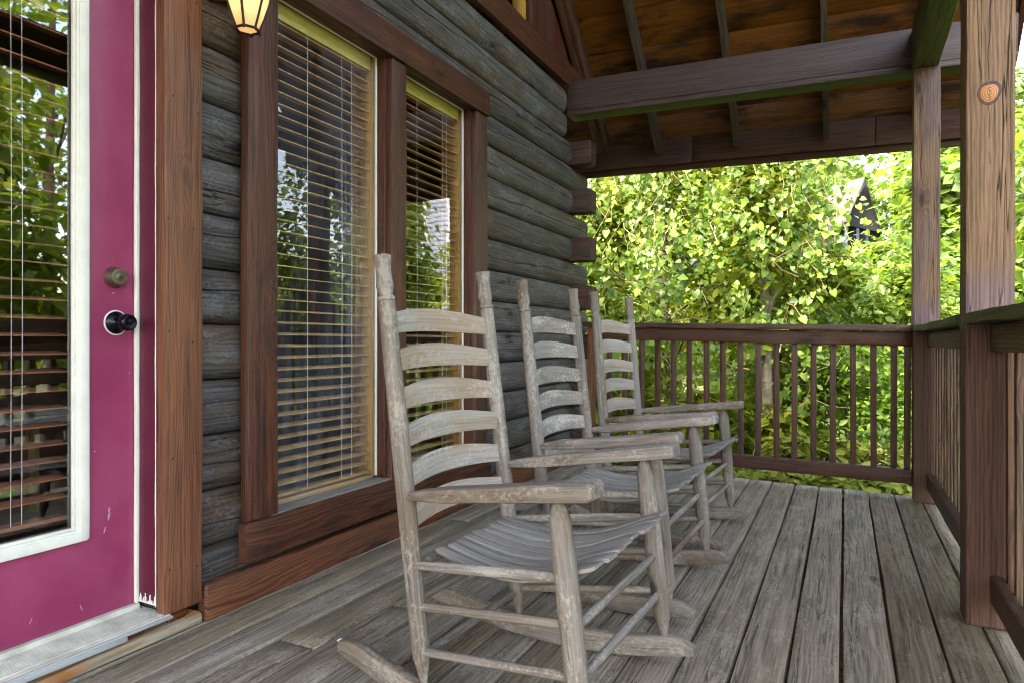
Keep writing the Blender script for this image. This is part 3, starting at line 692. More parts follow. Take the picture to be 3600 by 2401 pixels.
# far railing
fr_ = tag(empty('porch_railing', tuple(sh(V(-.7, 4.95, 0)))), 'dark reddish baluster railing across the far end of the porch', 'railing')
mb = MB(); board(mb, (-1.78, 4.937, 1.0645), (.377, 4.937, 1.0645), .138, .037, (0, 1, 0), r=.004, jit=.0012); mb.build('top_cap', M['rail'], fr_)
mb = MB(); board(mb, (-1.76, 4.949, .9995), (.377, 4.949, .9995), .089, .038, (0, 0, 1), r=.003); mb.build('top_rail', M['rail'], fr_)
mb = MB(); board(mb, (-1.76, 4.949, .139), (.377, 4.949, .139), .090, .038, (0, 0, 1), r=.003); mb.build('bottom_rail', M['rail'], fr_)
for x in (-1.606, -1.487, -1.357, -1.239, -1.123, -1.009, -.887, -.774, -.654, -.538, -.422, -.305, -.187, -.07, .048, .166, .281, .357):
    mb = MB(); board(mb, (x+random.uniform(-.003, .003), 4.989, .10), (x, 4.989, 1.03), .036, .038, (1, 0, 0), r=.003, jit=.0008); mb.build('baluster', M['rail'], fr_)
mb = MB(); board(mb, (-1.735, 4.945, 0.0), (-1.735, 4.945, 1.045), .038, .085, (1, 0, 0), r=.003); mb.build('end_stud', M['casing'], fr_)
def side_rail(y0, y1, label):
    s_ = tag(empty('porch_railing', tuple(sh(V(.46, (y0+y1)/2, 0)))), label, 'railing')
    mb = MB(); board(mb, (.449, y0, 1.0645), (.449, y1, 1.0645), .142, .037, (1, 0, 0), r=.004, jit=.0025); mb.build('top_cap', M['beam2'], s_)
    mb = MB(); board(mb, (.466, y0, .9995), (.466, y1, .9995), .089, .038, (0, 0, 1), r=.003); mb.build('top_rail', M['railside'], s_)
    mb = MB(); board(mb, (.466, y0, .139), (.466, y1, .139), .090, .038, (0, 0, 1), r=.003); mb.build('bottom_rail', M['rail'], s_)
    y = y0+.07
    while y < y1-.04:
        mb = MB(); board(mb, (.505, y, .095), (.505+random.uniform(-.002, .002), y+random.uniform(-.003, .003), 1.03), .038, .038, (1, 0, 0), r=.003, jit=.001); mb.build('baluster', M['railside'], s_)
        y += .122
    return s_
side_rail(2.967, 4.84, 'side railing between the two timber posts with a greenish cap')
side_rail(.872, 2.823, 'nearest side railing at the right edge, running towards the camera')

# ------------------------------------------------------------------ ROOF
roof = tag(empty('porch_roof', (-.4, RY, 6.5)), 'steep brown underside of the porch roof with exposed rafters', 'roof')
def slope_board(mb, x, ya, yb, dz, dep, th, mirror=False, **kw):
    f = (lambda y: 2*RY-y) if mirror else (lambda y: y)
    board(mb, (x, f(ya), RB(ya)+dz), (x, f(yb), RB(yb)+dz), dep, th, (0, 1, 1) if not mirror else (0, -1, 1), **kw)
for x in (-1.448, -.80, -.13, .52, .96):
    mb = MB(); C = []; P = []
    # tail cut plumb and nipped at the bottom
    y0 = 5.895; zb_ = RB(y0)
    for xs in (x-.019, x+.019):
        pass
    pts = [(y0, zb_+.185), (y0, zb_+.085), (y0-.055, zb_+.0495+.0), (RY, RB(RY)), (RY, RB(RY)+.185)]
    v = [sh(V(x-.019, a, b)) for a, b in pts]+[sh(V(x+.019, a, b)) for a, b in pts]
    wc = [(-(a*1.4)+x*7, b+.9*a, .02) for a, b in pts]+[(-(a*1.4)+x*7, b+.9*a, .06) for a, b in pts]
    n5 = 5; f = [tuple(range(4, -1, -1)), tuple(range(5, 10))]+[(i, (i+1) % 5, 5+(i+1) % 5, 5+i) for i in range(5)]
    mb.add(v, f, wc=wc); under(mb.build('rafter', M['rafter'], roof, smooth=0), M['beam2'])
    mb = MB(); slope_board(mb, x, 5.9, RY, .09, .14, .038, mirror=True); mb.build('rafter', M['rafter'], roof)
mb = MB(); dd = .305; y = 5.96
while y > RY:
    yb = max(RY, y-dd/1.345)
    ym = (y+yb)/2; c0 = (-7.2, ym, RB(ym)+.200); c1 = (1.02, ym, RB(ym)+.200)
    board(mb, c0, c1, (y-yb)*1.345-.0035, .016, (0, 1, -.9), r=.002, jit=.0006)
    y = yb
mb.build('sheathing', M['ply'], roof)
mb = MB(); ym = (RY+(2*RY-5.96))/2; board(mb, (-7.2, 2*RY-(RY+5.96)/2, RB((RY+5.96)/2)+.2), (1.02, 2*RY-(RY+5.96)/2, RB((RY+5.96)/2)+.2), (5.96-RY)*1.345, .02, (0, 1, .9)); mb.build('sheathing', M['ply'], roof)
mb = MB(); board(mb, (-7.2, (RY+5.96)/2+.01, RB((RY+5.96)/2)+.24), (1.04, (RY+5.96)/2+.01, RB((RY+5.96)/2)+.24), (6.1-RY)*1.345, .02, (0, 1, -.9)); board(mb, (-7.2, 2*RY-(RY+5.96)/2-.01, RB((RY+5.96)/2)+.24), (1.04, 2*RY-(RY+5.96)/2-.01, RB((RY+5.96)/2)+.24), (6.1-RY)*1.345, .02, (0, 1, .9)); mb.build('roofing', M['metalroof'], roof)
mb = MB()
for a_, b_ in ((-2.6, -1.17), (-1.166, .21), (.214, 1.0)): board(mb, (a_, 5.92, 2.617), (b_, 5.92, 2.617), .285, .038, (0, 0, 1), r=.003)
mb.build('fascia', M['fascia'], roof)
mb = MB(); board(mb, (-2.6, 5.965, 2.55), (1.03, 5.965, 2.55), .245, .03, (0, 0, 1), r=.003); mb.build('outer_fascia', M['fascia'], roof)
mb = MB(); slope_board(mb, 1.0, 6.0, RY, .10, .2, .035); slope_board(mb, 1.0, 6.0, RY, .10, .2, .035, mirror=True); mb.build('rake_board', M['fascia'], roof)

# ------------------------------------------------------------------ ROCKING CHAIRS
def chair(label, slatmat):
    """local frame: x forward, y to the sitter's left, z up from the deck; back feet at x = 0"""
    o = tag(empty('rocking_chair', (0, 0, 0)), label, 'chair', 'ladder back rocking chairs in a row')
    J = random.uniform
    def part(name, fn, mat, par=o, smooth=40):
        mb = MB(); fn(mb); return mb.build(name, mat, par, smooth=smooth, world=False)
    for s in (-1, 1):
        def bp(mb):
            p0 = V(0, s*.26, .072); p1 = V(-.125, s*.26, 1.066); ln = np.linalg.norm(p1-p0)
            pr = [(0, .009), (.02, .012), (.075, .0235), (.1, .0245), (.4, .0255), (.7, .0245), (.93, .0235), (.985, .0235), (1, .0228)]
            turned(mb, p0, p1, pr, m=18, jit=.02)
        po = part('back_post', bp, M['chair'])
        def fin(mb):
            p0 = V(-.1251, s*.26, 1.067); d = nrm(V(-.125, 0, .994)); p1 = p0+d*.125
            pr = [(0, .0225), (.01, .0238), (.075, .0238), (.085, .0228), (.1, .0188), (.15, .0188), (.29, .0236), (.32, .0238), (.42, .0222), (.56, .0206), (.7, .0208), (.84, .0228), (.94, .0246), (.965, .0244), (.99, .020), (1, .012)]
            turned(mb, p0, p1, pr, m=20)
        part('finial', fin, M['chair'], po)
        def fl(mb):
            p0 = V(.465, s*.31, .078); p1 = V(.40, s*.305, .612)
            pr = [(0, .010), (.03, .013), (.12, .0245), (.2, .0265), (.5, .0285), (.8, .0275), (.9, .025), (.95, .019), (.975, .012), (1, .011)]
            turned(mb, p0, p1, pr, m=18, jit=.03)
        part('front_leg', fl, M['chair'])
        def arm(mb):
            xs = [-.075, -.06, .0, .08, .2, .35, .45, .49, .50]
            C = []; P = []
            for i, x in enumerate(xs):
                t = (x+.075)/.575
                z = .553+.082*min(1, t*1.02)
                hw = [.008, .013, .022, .029, .033, .040, .043, .043, .037][i]; hh = [.006, .009, .014, .018, .0185, .019, .020, .020, .014][i]
                yc = s*(.262+.052*t); C.append(V(x, yc, z+.0)); P.append(rrect(hw, hh, .008))
            mb.loft(C, P, (0, 1, 0), (0, 0, 1))
        part('armrest', arm, M['chair'])
        def rock(mb):
            xs = np.linspace(-.31, .555, 22); C = []; P = []
            for i, x in enumerate(xs):
                zb = (x-.2)**2/(2*1.6)+.001; hh = .031
                if x < -.29: hh = .018
                top = zb+.062
                if x > .50: top = zb+.062-(x-.50)*.75
                if x < -.25: top = zb+.062-(-.25-x)*.5
                C.append(V(x, s*(.262+.048*(x+.0)/.465), (zb+top)/2)); P.append(rrect(.018, (top-zb)/2, .006))
            mb.loft(C, P, (0, 1, 0), (0, 0, 1))
        part('rocker', rock, M['chair'])
        for zb_, zf in ((.377, .432), (.272, .330), (.158, .215)):
            def rg(mb):
                bx = -.125*(zb_-.072)/.994; fx = .465-.065*(zf-.078)/.534
                p0 = V(bx, s*.262, zb_); p1 = V(fx, s*.306, zf)
                turned(mb, p0, p1, [(0, .0105), (.05, .0112), (.3, .013 if zb_ > .35 else .0115), (.7, .0135 if zb_ > .35 else .0115), (.95, .0112), (1, .0105)], m=12, jit=.03)
            part('rung', rg, M['chair'])
    for (x, z, hy) in ((.436, .318, .30), (.450, .207, .30), (-.026, .288, .255), (-.010, .146, .255), (.424, .418, .30), (-.035, .372, .255)):
        def rg(mb): turned(mb, V(x, -hy, z), V(x, hy, z), [(0, .010), (.05, .011), (.5, .0122), (.95, .011), (1, .010)], m=12, jit=.03)
        part('rung', rg, M['chair'])
    for k, zt in enumerate((1.040, .938, .834, .733, .628, .522)):
        def sl(mb):
            ys = np.linspace(-.245, .245, 21); C = []; P = []; z0 = zt-.030
            px = -.125*(z0-.072)/.994
            offs = (J(-40, 40), J(-.09, .09), J(-.09, .09))
            for y in ys:
                t = y/.245; arch = 1-t*t
                bow = -.040*arch                      # curved back away from the sitter
                top = zt-.004+.021*arch**1.2; bot = zt-.060+.008*arch
                C.append(V(px+bow, y, (top+bot)/2)); P.append(rrect(.0045, (top-bot)/2, .0025))
            D = nrm(V(-.125, 0, .994)); mb.loft(C, P, (1, 0, 0), D, off=offs)
        part('back_slat', sl, slatmat)
    # seat of long slats running front to back over a dipped curve
    def seat(mb):
        xs = np.array([-.005, .0, .04, .09, .15, .22, .29, .35, .40, .44, .47, .482, .486])
        zs = np.interp(xs, [-.005, .04, .12, .20, .28, .36, .43, .486], [.402, .392, .378, .374, .384, .408, .440, .458])
        nsl = 9
        for i in range(nsl):
            C = []; P = []; e = J(-.006, .006); off = (J(-40, 40), J(-.09, .09), J(-.09, .09))
            for j, (x, z) in enumerate(zip(xs, zs)):
                hw = .205+(.292-.205)*min(1, max(0, x/.44)); wd = 2*hw/nsl; yc = -hw+wd*(i+.5)
                a = (wd-.0100)/2; 
                if i in (0, nsl-1): pass
                C.append(V(x+(e if j in (0, 1, 11, 12) else 0), yc, z+.0015*math.sin(i*2.1+x*9))); P.append(rrect(a if 0 < j < 12 else a-.002, .0055 if 0 < j < 12 else .004, .003))
            T = np.gradient(np.array(C), axis=0); Wv = np.array([nrm(np.cross(t_, V(0, 1, 0))) for t_ in T])*-1
            mb.loft(C, P, (0, 1, 0), (0, 0, 1), off=off, r=J(0, 1))
    part('seat', seat, M['seat'])
    return o
def place(o, x, y, rot, lean):
    """stand the chair on the sloping deck, rocked back by 'lean'"""
    zx = -K*x
    o.location = (x + .2 - .2*math.cos(lean) + 0.0, y, zx - .2*0 + .0)
    # rotate about the rocker's contact point (x = .2)
    from mathutils import Matrix
    Mx = Matrix.Translation((x, y, zx-K*.2)) @ Matrix.Rotation(rot, 4, 'Z') @ Matrix.Translation((.2, 0, 0)) @ Matrix.Rotation(-lean, 4, 'Y') @ Matrix.Translation((-.2, 0, 0))
    o.matrix_world = Mx
    o.location = Mx.to_translation(); o.rotation_euler = Mx.to_euler()
c1 = chair('nearest grey rocking chair with tan worn back slats', M['slat'])
c2 = chair('middle rocking chair with mottled dark and pale back slats', M['slat_dark'])
c3 = chair('farthest rocking chair of the row, beside the far railing', M['slat'])
place(c1, -.964, 1.747, R(-2.83), 0)
place(c2, -.998, 2.653, R(-1.32), R(-.88))
place(c3, -1.033, 3.516, R(-3.0), R(-2.66))

# ------------------------------------------------------------------ TERRAIN
def gz(x, y):
    d = np.hypot(x, y)
    z = -1.9-.05*np.clip(y-5, 0, 5)
    z = z+.16*np.clip(y-11, 0, 60)*np.clip((60-np.abs(x-2))/60, 0, 1)
    z = z+.12*np.clip(x-8, 0, 60)
    z = z+.25*np.sin(x*.5+1)*np.sin(y*.37)+.1*np.sin(x*1.3)*np.sin(y*1.1+2)
    return np.where((np.abs(x+2) < 5) & (y < 5) & (y > -5), -1.9, z)
n_ = 160; xs = np.concatenate([-np.geomspace(400, .5, n_//2), np.geomspace(.5, 400, n_//2)]); ys = xs+4
X_, Y_ = np.meshgrid(xs, ys, indexing='ij'); Z_ = gz(X_, Y_)
me = bpy.data.meshes.new('ground'); idx = np.arange(n_*n_).reshape(n_, n_)
fc = np.stack([idx[:-1, :-1], idx[1:, :-1], idx[1:, 1:], idx[:-1, 1:]], -1).reshape(-1, 4)
me.from_pydata(np.stack([X_, Y_, Z_], -1).reshape(-1, 3).tolist(), [], fc.tolist()); me.shade_smooth()
me.materials.append(plain('forest_floor', L(44, 50, 24), .9, c2=L(70, 64, 38), cscale=1.6, bump=.8, bscale=8))
go = bpy.data.objects.new('ground', me); col.objects.link(go); go['kind'] = 'structure'

# ------------------------------------------------------------------ FOLIAGE
def leaf_template(kind):
    if kind == 'heart':
        v = [(0, 0, 0), (.36, -.14, .06), (.50, .22, .10), (.34, .62, .04), (0, 1.05, -.08), (-.34, .62, .04), (-.50, .22, .10), (-.36, -.14, .06), (0, .4, -.02)]
        f = [(0, 1, 2, 8), (8, 2, 3), (8, 3, 4), (8, 4, 5), (8, 5, 6), (0, 8, 6, 7)]
    elif kind == 'oval':
        v = [(0, 0, 0), (.26, .35, .06), (.22, .72, .05), (0, 1.05, -.05), (-.22, .72, .05), (-.26, .35, .06)]
        f = [(0, 1, 2, 3), (0, 3, 4, 5)]
    elif kind == 'quad':
        v = [(0, 0, 0), (.42, .5, .07), (0, 1, 0), (-.42, .5, .07)]; f = [(0, 1, 2, 3)]
    elif kind == 'frond':       # a little spray of cedar foliage
        v = []; f = []
        def sp(b, d, l, wd):
            wd = wd*2.0
            i = len(v); d = nrm(d); s_ = np.array([-d[1], d[0], 0])*wd
            v.extend([tuple(b-s_), tuple(b+s_), tuple(b+d*l)]); f.append((i, i+1, i+2))
        sp(V(0, 0, 0), V(0, 1, 0), 1.05, .035)
        for k in range(6):
            b = V(0, .12+.14*k, .0); l = .42*(1-.1*k)
            sp(b, V(.75, .75, .15), l, .045); sp(b, V(-.75, .75, .15), l, .045)
            sp(b+V(.75, .75, .1)*l*.45, V(.2, 1, .1), l*.5, .04); sp(b+V(-.75, .75, .1)*l*.45, V(-.2, 1, .1), l*.5, .04)
    return np.array(v, float), f
TPL = {k: leaf_template(k) for k in ('heart', 'oval', 'quad', 'frond')}
def leaves(name, mat, pos, nor, kind, size, parent=None, rnd=None, droop=.5, sizevar=.35):
    """pos (n,3); nor (n,3) rough facing; one mesh made of many leaves"""
    n = len(pos); tv, tf = TPL[kind]
    nor = nor/np.linalg.norm(nor, axis=1, keepdims=True)
    d = rng.normal(0, 1, (n, 3)); d[:, 2] -= droop*2; d -= nor*np.sum(d*nor, 1, keepdims=True); d /= np.linalg.norm(d, axis=1, keepdims=True)
    s_ = np.cross(d, nor)
    sz = size*np.clip(rng.normal(1, sizevar, n), .45, 1.8)
    P = pos[:, None, :] + (tv[None, :, :1]*s_[:, None, :] + tv[None, :, 1:2]*d[:, None, :] + tv[None, :, 2:3]*nor[:, None, :])*sz[:, None, None]
    m = len(tv); P = P.reshape(-1, 3)
    ln = [len(q) for q in tf]; fl = np.concatenate([np.array(q) for q in tf])
    nl = len(fl); lv = (fl[None, :]+(np.arange(n)*m)[:, None]).ravel()
    lt = np.tile(ln, n); ls = np.concatenate([[0], np.cumsum(lt)[:-1]])
    me = bpy.data.meshes.new(name); me.vertices.add(len(P)); me.vertices.foreach_set('co', P.astype(np.float32).ravel())
    me.loops.add(len(lv)); me.loops.foreach_set('vertex_index', lv.astype(np.int32))
    me.polygons.add(len(lt)); me.polygons.foreach_set('loop_start', ls.astype(np.int32)); me.polygons.foreach_set('loop_total', lt.astype(np.int32))
    me.update(calc_edges=True)
    if rnd is None: rnd = rng.random(n)
    a = me.attributes.new('rnd', 'FLOAT', 'POINT'); a.data.foreach_set('value', np.repeat(rnd, m).astype(np.float32))
    me.materials.append(mat)
    o = bpy.data.objects.new(name, me); col.objects.link(o)
    if parent: o.parent = parent; o.matrix_parent_inverse = PW(parent).inverted()
    return o
def crown_points(c, rad, n, clumps=40, spread=.28, shell=.55, seed=0):
    g = np.random.default_rng(seed); c = np.array(c); rad = np.array(rad)
    cd = g.normal(0, 1, (clumps, 3)); cd /= np.linalg.norm(cd, axis=1, keepdims=True)
    cc = cd*(shell+(1-shell)*g.random((clumps, 1)))*.9
    w_ = g.random(clumps)+.3; k = g.choice(clumps, n, p=w_/w_.sum())
    lv = g.normal(0, 1, (n, 3)); lv /= np.linalg.norm(lv, axis=1, keepdims=True)
    rr_ = spread*(.5+g.random(clumps)[k])*g.random(n)**.4
    q = cc[k]+lv*rr_[:, None]*np.array([1, 1, .75])
    pos = c+q*rad
    nor = lv*.6+cd[k]*.3+np.array([0, 0, .8])+g.normal(0, .55, (n, 3))
    tone = np.clip(g.random(clumps)[k]*.6+g.random(n)*.4, 0, 1)
    return pos, nor, tone
def limbs(mb, base, top, r, rad, n=9, seed=0):
    g = np.random.default_rng(seed); base = np.array(base, float); top = np.array(top, float)
    pts = [base+(top-base)*t+np.array([math.sin(t*4+seed)*.08, math.cos(t*5+seed)*.08, 0])*r*8 for t in np.linspace(0, 1, 8)]
    tube(mb, pts, r, r*.25, m=8)
    for i in range(n):
        t = .3+.65*g.random(); p = base+(top-base)*t; a = g.random()*6.28; l = g.uniform(.5, .95)
        e = p+np.array([math.cos(a)*rad[0]*l, math.sin(a)*rad[1]*l, rad[2]*.25*g.random()])
        mid = (p+e)/2+np.array([0, 0, .12*rad[2]*g.random()])
        tube(mb, [p, mid, e], r*.4*(1.1-t), r*.06, m=5)
LM = {}
LM['vine'] = leafmat('vine_leaf', L(70, 116, 44), L(112, 154, 58), L(146, 172, 64), .42, .45, .45)
LM['broad'] = leafmat('broad_leaf', L(46, 82, 28), L(88, 126, 38), L(142, 164, 56), .45, .45)
LM['deep'] = leafmat('creeper_leaf', L(48, 92, 30), L(88, 136, 44), L(150, 182, 66), .45, .45)
LM['cedar'] = leafmat('cedar_foliage', L(82, 104, 26), L(134, 152, 46), L(182, 188, 78), .45, .7, .2)
LM['juniper'] = leafmat('juniper_foliage', L(96, 118, 40), L(144, 158, 64), L(188, 190, 96), .4, .7, .2)
LM['far'] = leafmat('far_leaf', L(58, 94, 42), L(92, 130, 54), L(140, 164, 78), .45, .5)
LM['reflect'] = leafmat('yard_tree_leaf', L(66, 104, 26), L(124, 156, 40), L(184, 196, 64), .45, .45)
M['bark'] = plain('bark', L(92, 78, 62), .9, c2=L(60, 50, 42), cscale=9, bump=.8, bscale=30)
M['bark_pale'] = plain('pale_dead_wood', L(124, 118, 106), .85, c2=L(86, 80, 72), cscale=12, bump=.8, bscale=40)
M['twig'] = plain('dry_twig', L(168, 150, 118), .8)

def tree(name, label, cat, c, rad, n, mat, kind, size, base, r=.08, seed=0, group=None, clumps=40, spread=.28, shell=.55, droop=.5, limbs_n=9):
    t = tag(empty(name, tuple(base)), label, cat, group)
    mb = MB(); limbs(mb, base, (c[0], c[1], c[2]+rad[2]*.7), r, rad, limbs_n, seed); mb.build('trunk', M['bark'], t, smooth=60)
    p, nn, tone = crown_points(c, rad, n, clumps, spread, shell, seed)
    leaves('crown', mat, p, nn, kind, size, t, tone, droop)
    return t
def G(x, y): return float(gz(np.array(x), np.array(y)))

# big red cedar draped in vines, left of centre
tree('cedar_tree', 'large olive green cedar beyond the far railing, draped in heart leaved vine', 'tree', (-2.0, 8.3, 1.5), (2.2, 1.4, 3.6), 34000, LM['cedar'], 'frond', .10, (-1.9, 8.5, G(-1.9, 8.5)), .06, 3, clumps=150, spread=.17, shell=.72, droop=.2, limbs_n=26)
# vine in strands over the cedar's face and beyond its right side
vine = tag(empty('climbing_vine', (-1.6, 7.0, G(-1.6, 7))), 'heart leaved climbing vine hanging over the cedar, bright yellow green', 'vine')
g = np.random.default_rng(5); P_ = []; stm = MB()
for i in range(330):
    a = g.uniform(-3.9, -.25); z = g.uniform(.7, 4.2) if i % 3 else g.uniform(1.8, 4.3)
    if i % 11 == 0: a = g.uniform(-.3, .03); z = g.uniform(2.3, 3.9)
    y = 8.3-1.35*math.sqrt(max(.05, 1-((a+2.0)/2.5)**2))*math.sqrt(max(.1, 1-((z-1.5)/4.2)**2))-g.uniform(0, .3)
    p = V(a, y, z); dirx = g.uniform(-.9, .9); pts = [p.copy()]
    L_ = g.integers(5, 17)
    for k in range(L_):
        p = p+V(dirx*.035+g.normal(0, .018), g.normal(-.004, .012), -.045+g.normal(0, .02)); pts.append(p.copy())
        for q in range(2): P_.append(p+g.normal(0, .045, 3))
    if i % 2 == 0: tube(stm, pts[::3]+[pts[-1]], .0028, .0015, m=4)
P_ = np.array(P_); nn = np.stack([g.normal(0, .55, len(P_)), -1+g.normal(0, .5, len(P_)), .55+g.normal(0, .5, len(P_))], -1)
leaves('foliage', LM['vine'], P_, nn, 'heart', .048, vine, None, 1.0, sizevar=.42)
tag(stm.build('stems', M['twig'], vine), kind='stuff')
tw = MB()
for i in range(170):
    a = g.uniform(-3.4, -.1); z = g.uniform(-.6, 3.0); y = 8.3-1.25*math.sqrt(max(.05, 1-((a+2.0)/2.5)**2))-g.uniform(-.2, .3)
    p = V(a, y, z); d = nrm(g.normal(0, 1, 3)*V(1, .5, .9)); l = g.uniform(.15, .5)
    tube(tw, [p, p+d*l*.5+g.normal(0, .03, 3), p+d*l], g.uniform(.0025, .006), .001, m=4)
tag(tw.build('dry_twigs', M['twig']), 'pale dry twigs tangled in front of the cedar foliage', 'twigs', kind='stuff')
dt = tag(empty('dead_tree', (-.70, 7.6, G(-.7, 7.6))), 'pale grey dead trunk broken off among the vines', 'dead tree')
mb = MB(); tube(mb, [(-.70, 7.62, G(-.7, 7.6)), (-.73, 7.62, .2), (-.745, 7.6, 1.3), (-.77, 7.58, 2.12)], .06, .045, m=10); mb.build('trunk', M['bark_pale'], dt)
mb = MB(); tube(mb, [(-.735, 7.6, 1.2), (-.66, 7.5, 1.42), (-.60, 7.45, 1.5)], .02, .01); mb.build('stub', M['bark_pale'], dt)
# broad leaved shrubs
tree('broadleaf_shrub', 'yellow green leafy shrub between the vines and the far corner post', 'shrub', (-.85, 9.0, 1.35), (.75, .8, 2.2), 8500, LM['broad'], 'oval', .075, (-.85, 9.2, G(-.8, 9.2)), .05, 8, clumps=60)
tree('broadleaf_shrub', 'bright leafy shrub seen above the rail just left of the corner post', 'shrub', (.75, 10.2, .85), (1.5, 1.0, 1.55), 12000, LM['broad'], 'oval', .085, (.95, 10.3, G(.9, 10.3)), .05, 9, clumps=70)
tree('creeper_shrub', 'dark green creeper thicket behind the right half of the far railing', 'shrub', (.0, 8.0, -.15), (1.5, .8, 1.2), 14000, LM['deep'], 'oval', .062, (0, 8.1, G(0, 8.1)), .04, 12, clumps=80, limbs_n=14)
tree('juniper_shrub', 'low feathery yellow green juniper just below the far railing', 'shrub', (-.15, 6.85, -.75), (1.15, .62, .95), 11000, LM['juniper'], 'frond', .11, (-.15, 6.9, G(-.15, 6.9)), .04, 14, clumps=70, spread=.24, droop=-.2)
tree('juniper_shrub', 'darker olive juniper low behind the chairs at the left of the railing', 'shrub', (-2.0, 7.0, -.5), (1.3, .7, 1.3), 13000, LM['cedar'], 'frond', .10, (-2, 7, G(-2, 7)), .04, 15, clumps=70, spread=.24)
tree('maple_tree', 'leafy tree showing past the right edge of the nearest post', 'tree', (3.0, 8.4, 2.2), (1.5, 1.4, 3.4), 9000, LM['broad'], 'oval', .12, (3.1, 8.6, G(3, 8.6)), .1, 21, clumps=80)
# neighbouring cabin on the hillside
hx, hy, hz = 1.05, 45.0, 5.2
nc = tag(empty('hillside_cabin', (hx, hy, hz)), 'far off dark cabin with steep pinkish roof among the trees on the hill', 'cabin')
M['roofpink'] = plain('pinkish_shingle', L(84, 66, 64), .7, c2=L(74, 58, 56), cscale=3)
M['navy'] = plain('navy_gable_wood', L(10, 9, 16), .7)  # one even dark navy for the gable, wall and right roof slope
M['bluepost'] = plain('grey_blue_post', L(64, 70, 92), .7)
za, ze = 10.6, 8.0
def q3(mb, pts): mb.add([V(*p) for p in pts], [tuple(range(len(pts)))])
gy = hy-.0
mb = MB(); v = [(hx-1.15, gy+.6, ze), (hx+.95, gy+1.0, ze-.6), (hx+.1, gy+.6, za-.25), (hx-1.15, gy+1, ze), (hx+.95, gy+1.5, ze-.6), (hx+.1, gy+1, za-.25)]
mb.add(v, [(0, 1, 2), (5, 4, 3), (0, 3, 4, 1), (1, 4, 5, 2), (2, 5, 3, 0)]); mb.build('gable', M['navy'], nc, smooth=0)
mb = MB()
def slab(mb, a, b, c, d, t=.12):
    v = [V(*a), V(*b), V(*c), V(*d)]; v += [q-V(0, 0, t) for q in v]
    mb.add(v, [(0, 1, 2, 3), (7, 6, 5, 4), (0, 4, 5, 1), (1, 5, 6, 2), (2, 6, 7, 3), (3, 7, 4, 0)])
slab(mb, (hx, gy, za), (hx-.95, gy, ze+.15), (hx-6.5, gy+4.5, ze+.15), (hx-4.5, gy+4.5, za)); mb.build('roof', M['roofpink'], nc, smooth=0)
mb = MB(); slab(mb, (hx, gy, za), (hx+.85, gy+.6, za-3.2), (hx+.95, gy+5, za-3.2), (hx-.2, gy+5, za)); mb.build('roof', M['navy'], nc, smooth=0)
mb = MB(); board(mb, (hx-3.2, gy+.8, ze-.05), (hx-.9, gy+.3, ze-.05), .22, .2, (0, 0, 1), shear=False); mb.build('porch_beam', M['bluepost'], nc)
for px, py in ((-1.55, .3), (-.98, .3), (-.35, .9), (.15, 1.4), (.65, 2.0)):
    mb = MB(); board(mb, (hx+px, gy+py, hz), (hx+px, gy+py, ze-.1-.25*max(0, px+.9)), .16, .16, (1, 0, 0), shear=False); mb.build('porch_post', M['bluepost'], nc)
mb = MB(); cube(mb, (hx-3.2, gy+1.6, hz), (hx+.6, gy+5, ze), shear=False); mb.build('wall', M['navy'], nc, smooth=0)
# hillside trees
far = [ # x, y, crown height above ground, radius
 (-3.5, 13, 5.5, 2.4), (-6.5, 16, 8, 3.2), (-1.2, 17, 2.2, 1.6), (.5, 20, 3.4, 1.8), (2.2, 17, 4.2, 1.7), (3.2, 22, 6.5, 2.4), (-9, 24, 11, 4), (-4.5, 26, 8, 3.4),
 (-.8, 30, 3.6, 2.4), (1.9, 34, 3.4, 2.6), (4.8, 33, 8, 3.4), (-4, 40, 9.5, 4.0), (3.4, 56, 13, 5.2), (8.2, 52, 14, 5.5), (-3.6, 60, 9.5, 4.5), (-11, 52, 15, 6), (-20, 48, 15, 7), (13, 60, 15, 6), (6.2, 42, 11, 3.6), (-.4, 64, 10, 3.6)]
lab = ['rounded tree on the slope behind the cedar', 'tall tree behind the vine at the left, mostly hidden', 'low bright tree below the hillside cabin', 'small pale tree just below the hillside cabin posts',
 'slim green tree seen between the two porch posts', 'tall bright tree seen past the corner post', 'large tree far left behind the log wall corner', 'broad tree behind the cedar crown', 'round treetop in front of the hillside cabin, left',
 'round treetop in front of the hillside cabin, right', 'bright tree right of the hillside cabin behind the corner post', 'tree left of the hillside cabin roof', 'tall pale tree directly right of the hillside cabin gable', 'big pale tree on the hill between the posts',
 'treetop on the hill behind the cabin roof', 'hill tree far behind the cedar', 'hill tree at the far left', 'hill tree at the far right', 'dense tree right of the hillside cabin', 'treetop over the hillside cabin gable, pale against the sky']
for i, ((x, y, h, r_), lb) in enumerate(zip(far, lab)):
    b = G(x, y); n__ = 3600 if y < 30 else 4200
    tree('hillside_tree', lb, 'tree', (x, y, b+h*.58), (r_, r_*.8, h*.52), n__, LM['far'], 'quad', .16+.0052*y, (x, y, b-.2), .1+.01*r_, 100+i, 'trees on the hillside', clumps=70, spread=.24)
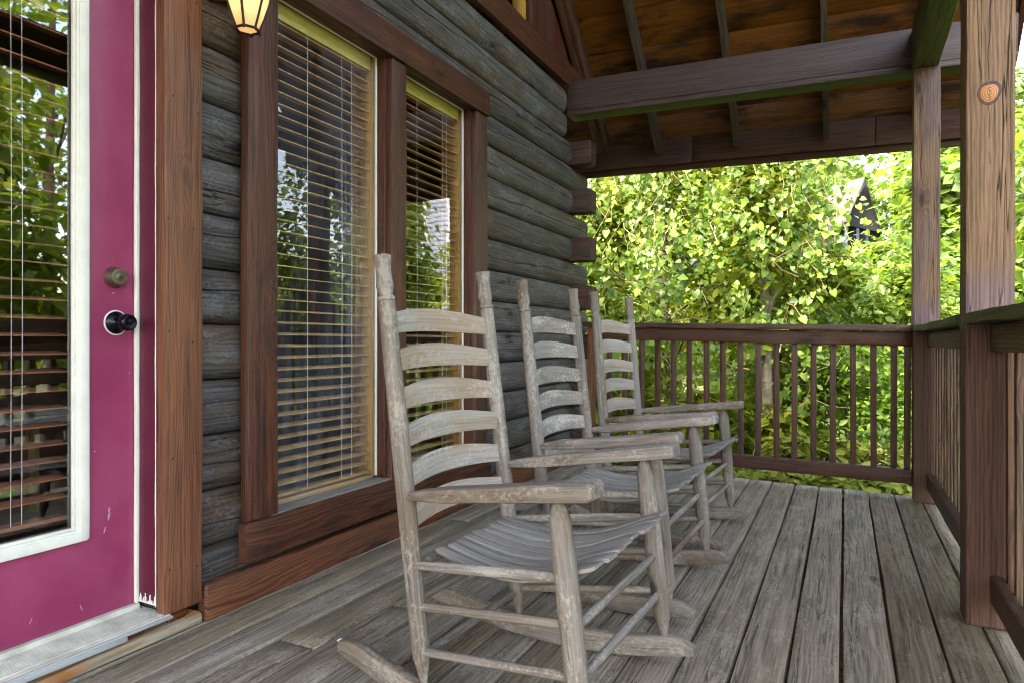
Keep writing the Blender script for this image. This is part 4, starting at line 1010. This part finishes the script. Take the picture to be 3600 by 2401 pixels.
# yard trees to the right of the porch, which the window and door glass mirrors
yard = [(4.9, 3.6, 8.5, 1.6), (6.2, 6.0, 10, 2.4), (8.2, 9.8, 6.2, 2.2), (9.5, 14.5, 4.6, 2.3), (5.2, .8, 6.5, 1.8), (7.5, 19, 5.0, 1.8), (12, 8, 9, 3), (14, 19, 5.0, 2.8), (11, 2, 9, 3.4), (6.0, 12.2, 3.4, 1.3)]
yl_ = ['slender yard tree near the side railing', 'wide yard tree mirrored in the door glass', 'yard tree mirrored in the rain streaked window', 'low yard tree in front of the grey house', 'yard tree beside the camera', 'yard tree left of the grey house',
 'tall dark yard tree behind the others', 'yard tree beside the grey house', 'tallest yard tree, off to the right', 'short bushy yard tree']
for i, ((x, y, h, r_), lb) in enumerate(zip(yard, yl_)):
    b = G(x, y)
    tree('yard_tree', lb, 'tree', (x, y, b+h*.56), (r_, r_, h*.5), 5200, LM['reflect'], 'oval', .17, (x, y, b-.2), .12, 200+i, 'trees beside the porch', clumps=90, spread=.22)
# low undergrowth
g = np.random.default_rng(77); n__ = 42000
x = g.uniform(-7, 9, n__); y = 5.3+g.random(n__)**1.4*22; z = gz(x, y)+g.random(n__)**1.5*.55
nn = np.stack([g.normal(0, .5, n__), g.normal(-.4, .5, n__), 1+g.normal(0, .4, n__)], -1)
uo = leaves('undergrowth', LM['deep'], np.stack([x, y, z], -1), nn, 'oval', .085, None, None, .2)
tag(uo, 'leafy undergrowth covering the slope below the porch', 'undergrowth', kind='stuff')
# grey house mirrored in the second window
gh = tag(empty('grey_house', (12, 26, 2)), 'pale grey sided house with white windows beyond the yard trees', 'house')
M['greysiding'] = plain('grey_siding', L(150, 160, 180), .7); M['whitewin'] = plain('white_window', L(225, 228, 232), .5)
b = G(12, 26)-.5
mb = MB(); cube(mb, (9.0, 25, b), (17, 31, 8.2), shear=False)
mb.build('wall', M['greysiding'], gh, smooth=0)
mb = MB()
for k in range(36): board(mb, (9, 24.98, b+.4+k*.2), (17, 24.98, b+.4+k*.2), .19, .03, (0, .12, 1), r=.003, seg=2, shear=False)
mb.build('clapboards', M['greysiding'], gh)
mb = MB(); slab(mb, (8.6, 24.5, 8.1), (17.4, 24.5, 8.1), (17.4, 28, 10.6), (8.6, 28, 10.6)); slab(mb, (8.6, 31.5, 8.1), (17.4, 31.5, 8.1), (17.4, 28, 10.6), (8.6, 28, 10.6)); mb.build('roof', M['metalroof'], gh, smooth=0)
for wx in (10.3, 12.3, 14.6):
    mb = MB(); cube(mb, (wx, 24.90, 5.2), (wx+1.0, 24.96, 7.2), shear=False); wo_ = mb.build('window', M['whitewin'], gh, smooth=0)
    mb = MB()
    for i in range(2):
        for j in range(3): cube(mb, (wx+.1+i*.42, 24.87, 5.3+j*.62), (wx+.48+i*.42, 24.895, 5.84+j*.62), shear=False)
    mb.build('pane', M['dark'], wo_, smooth=0)
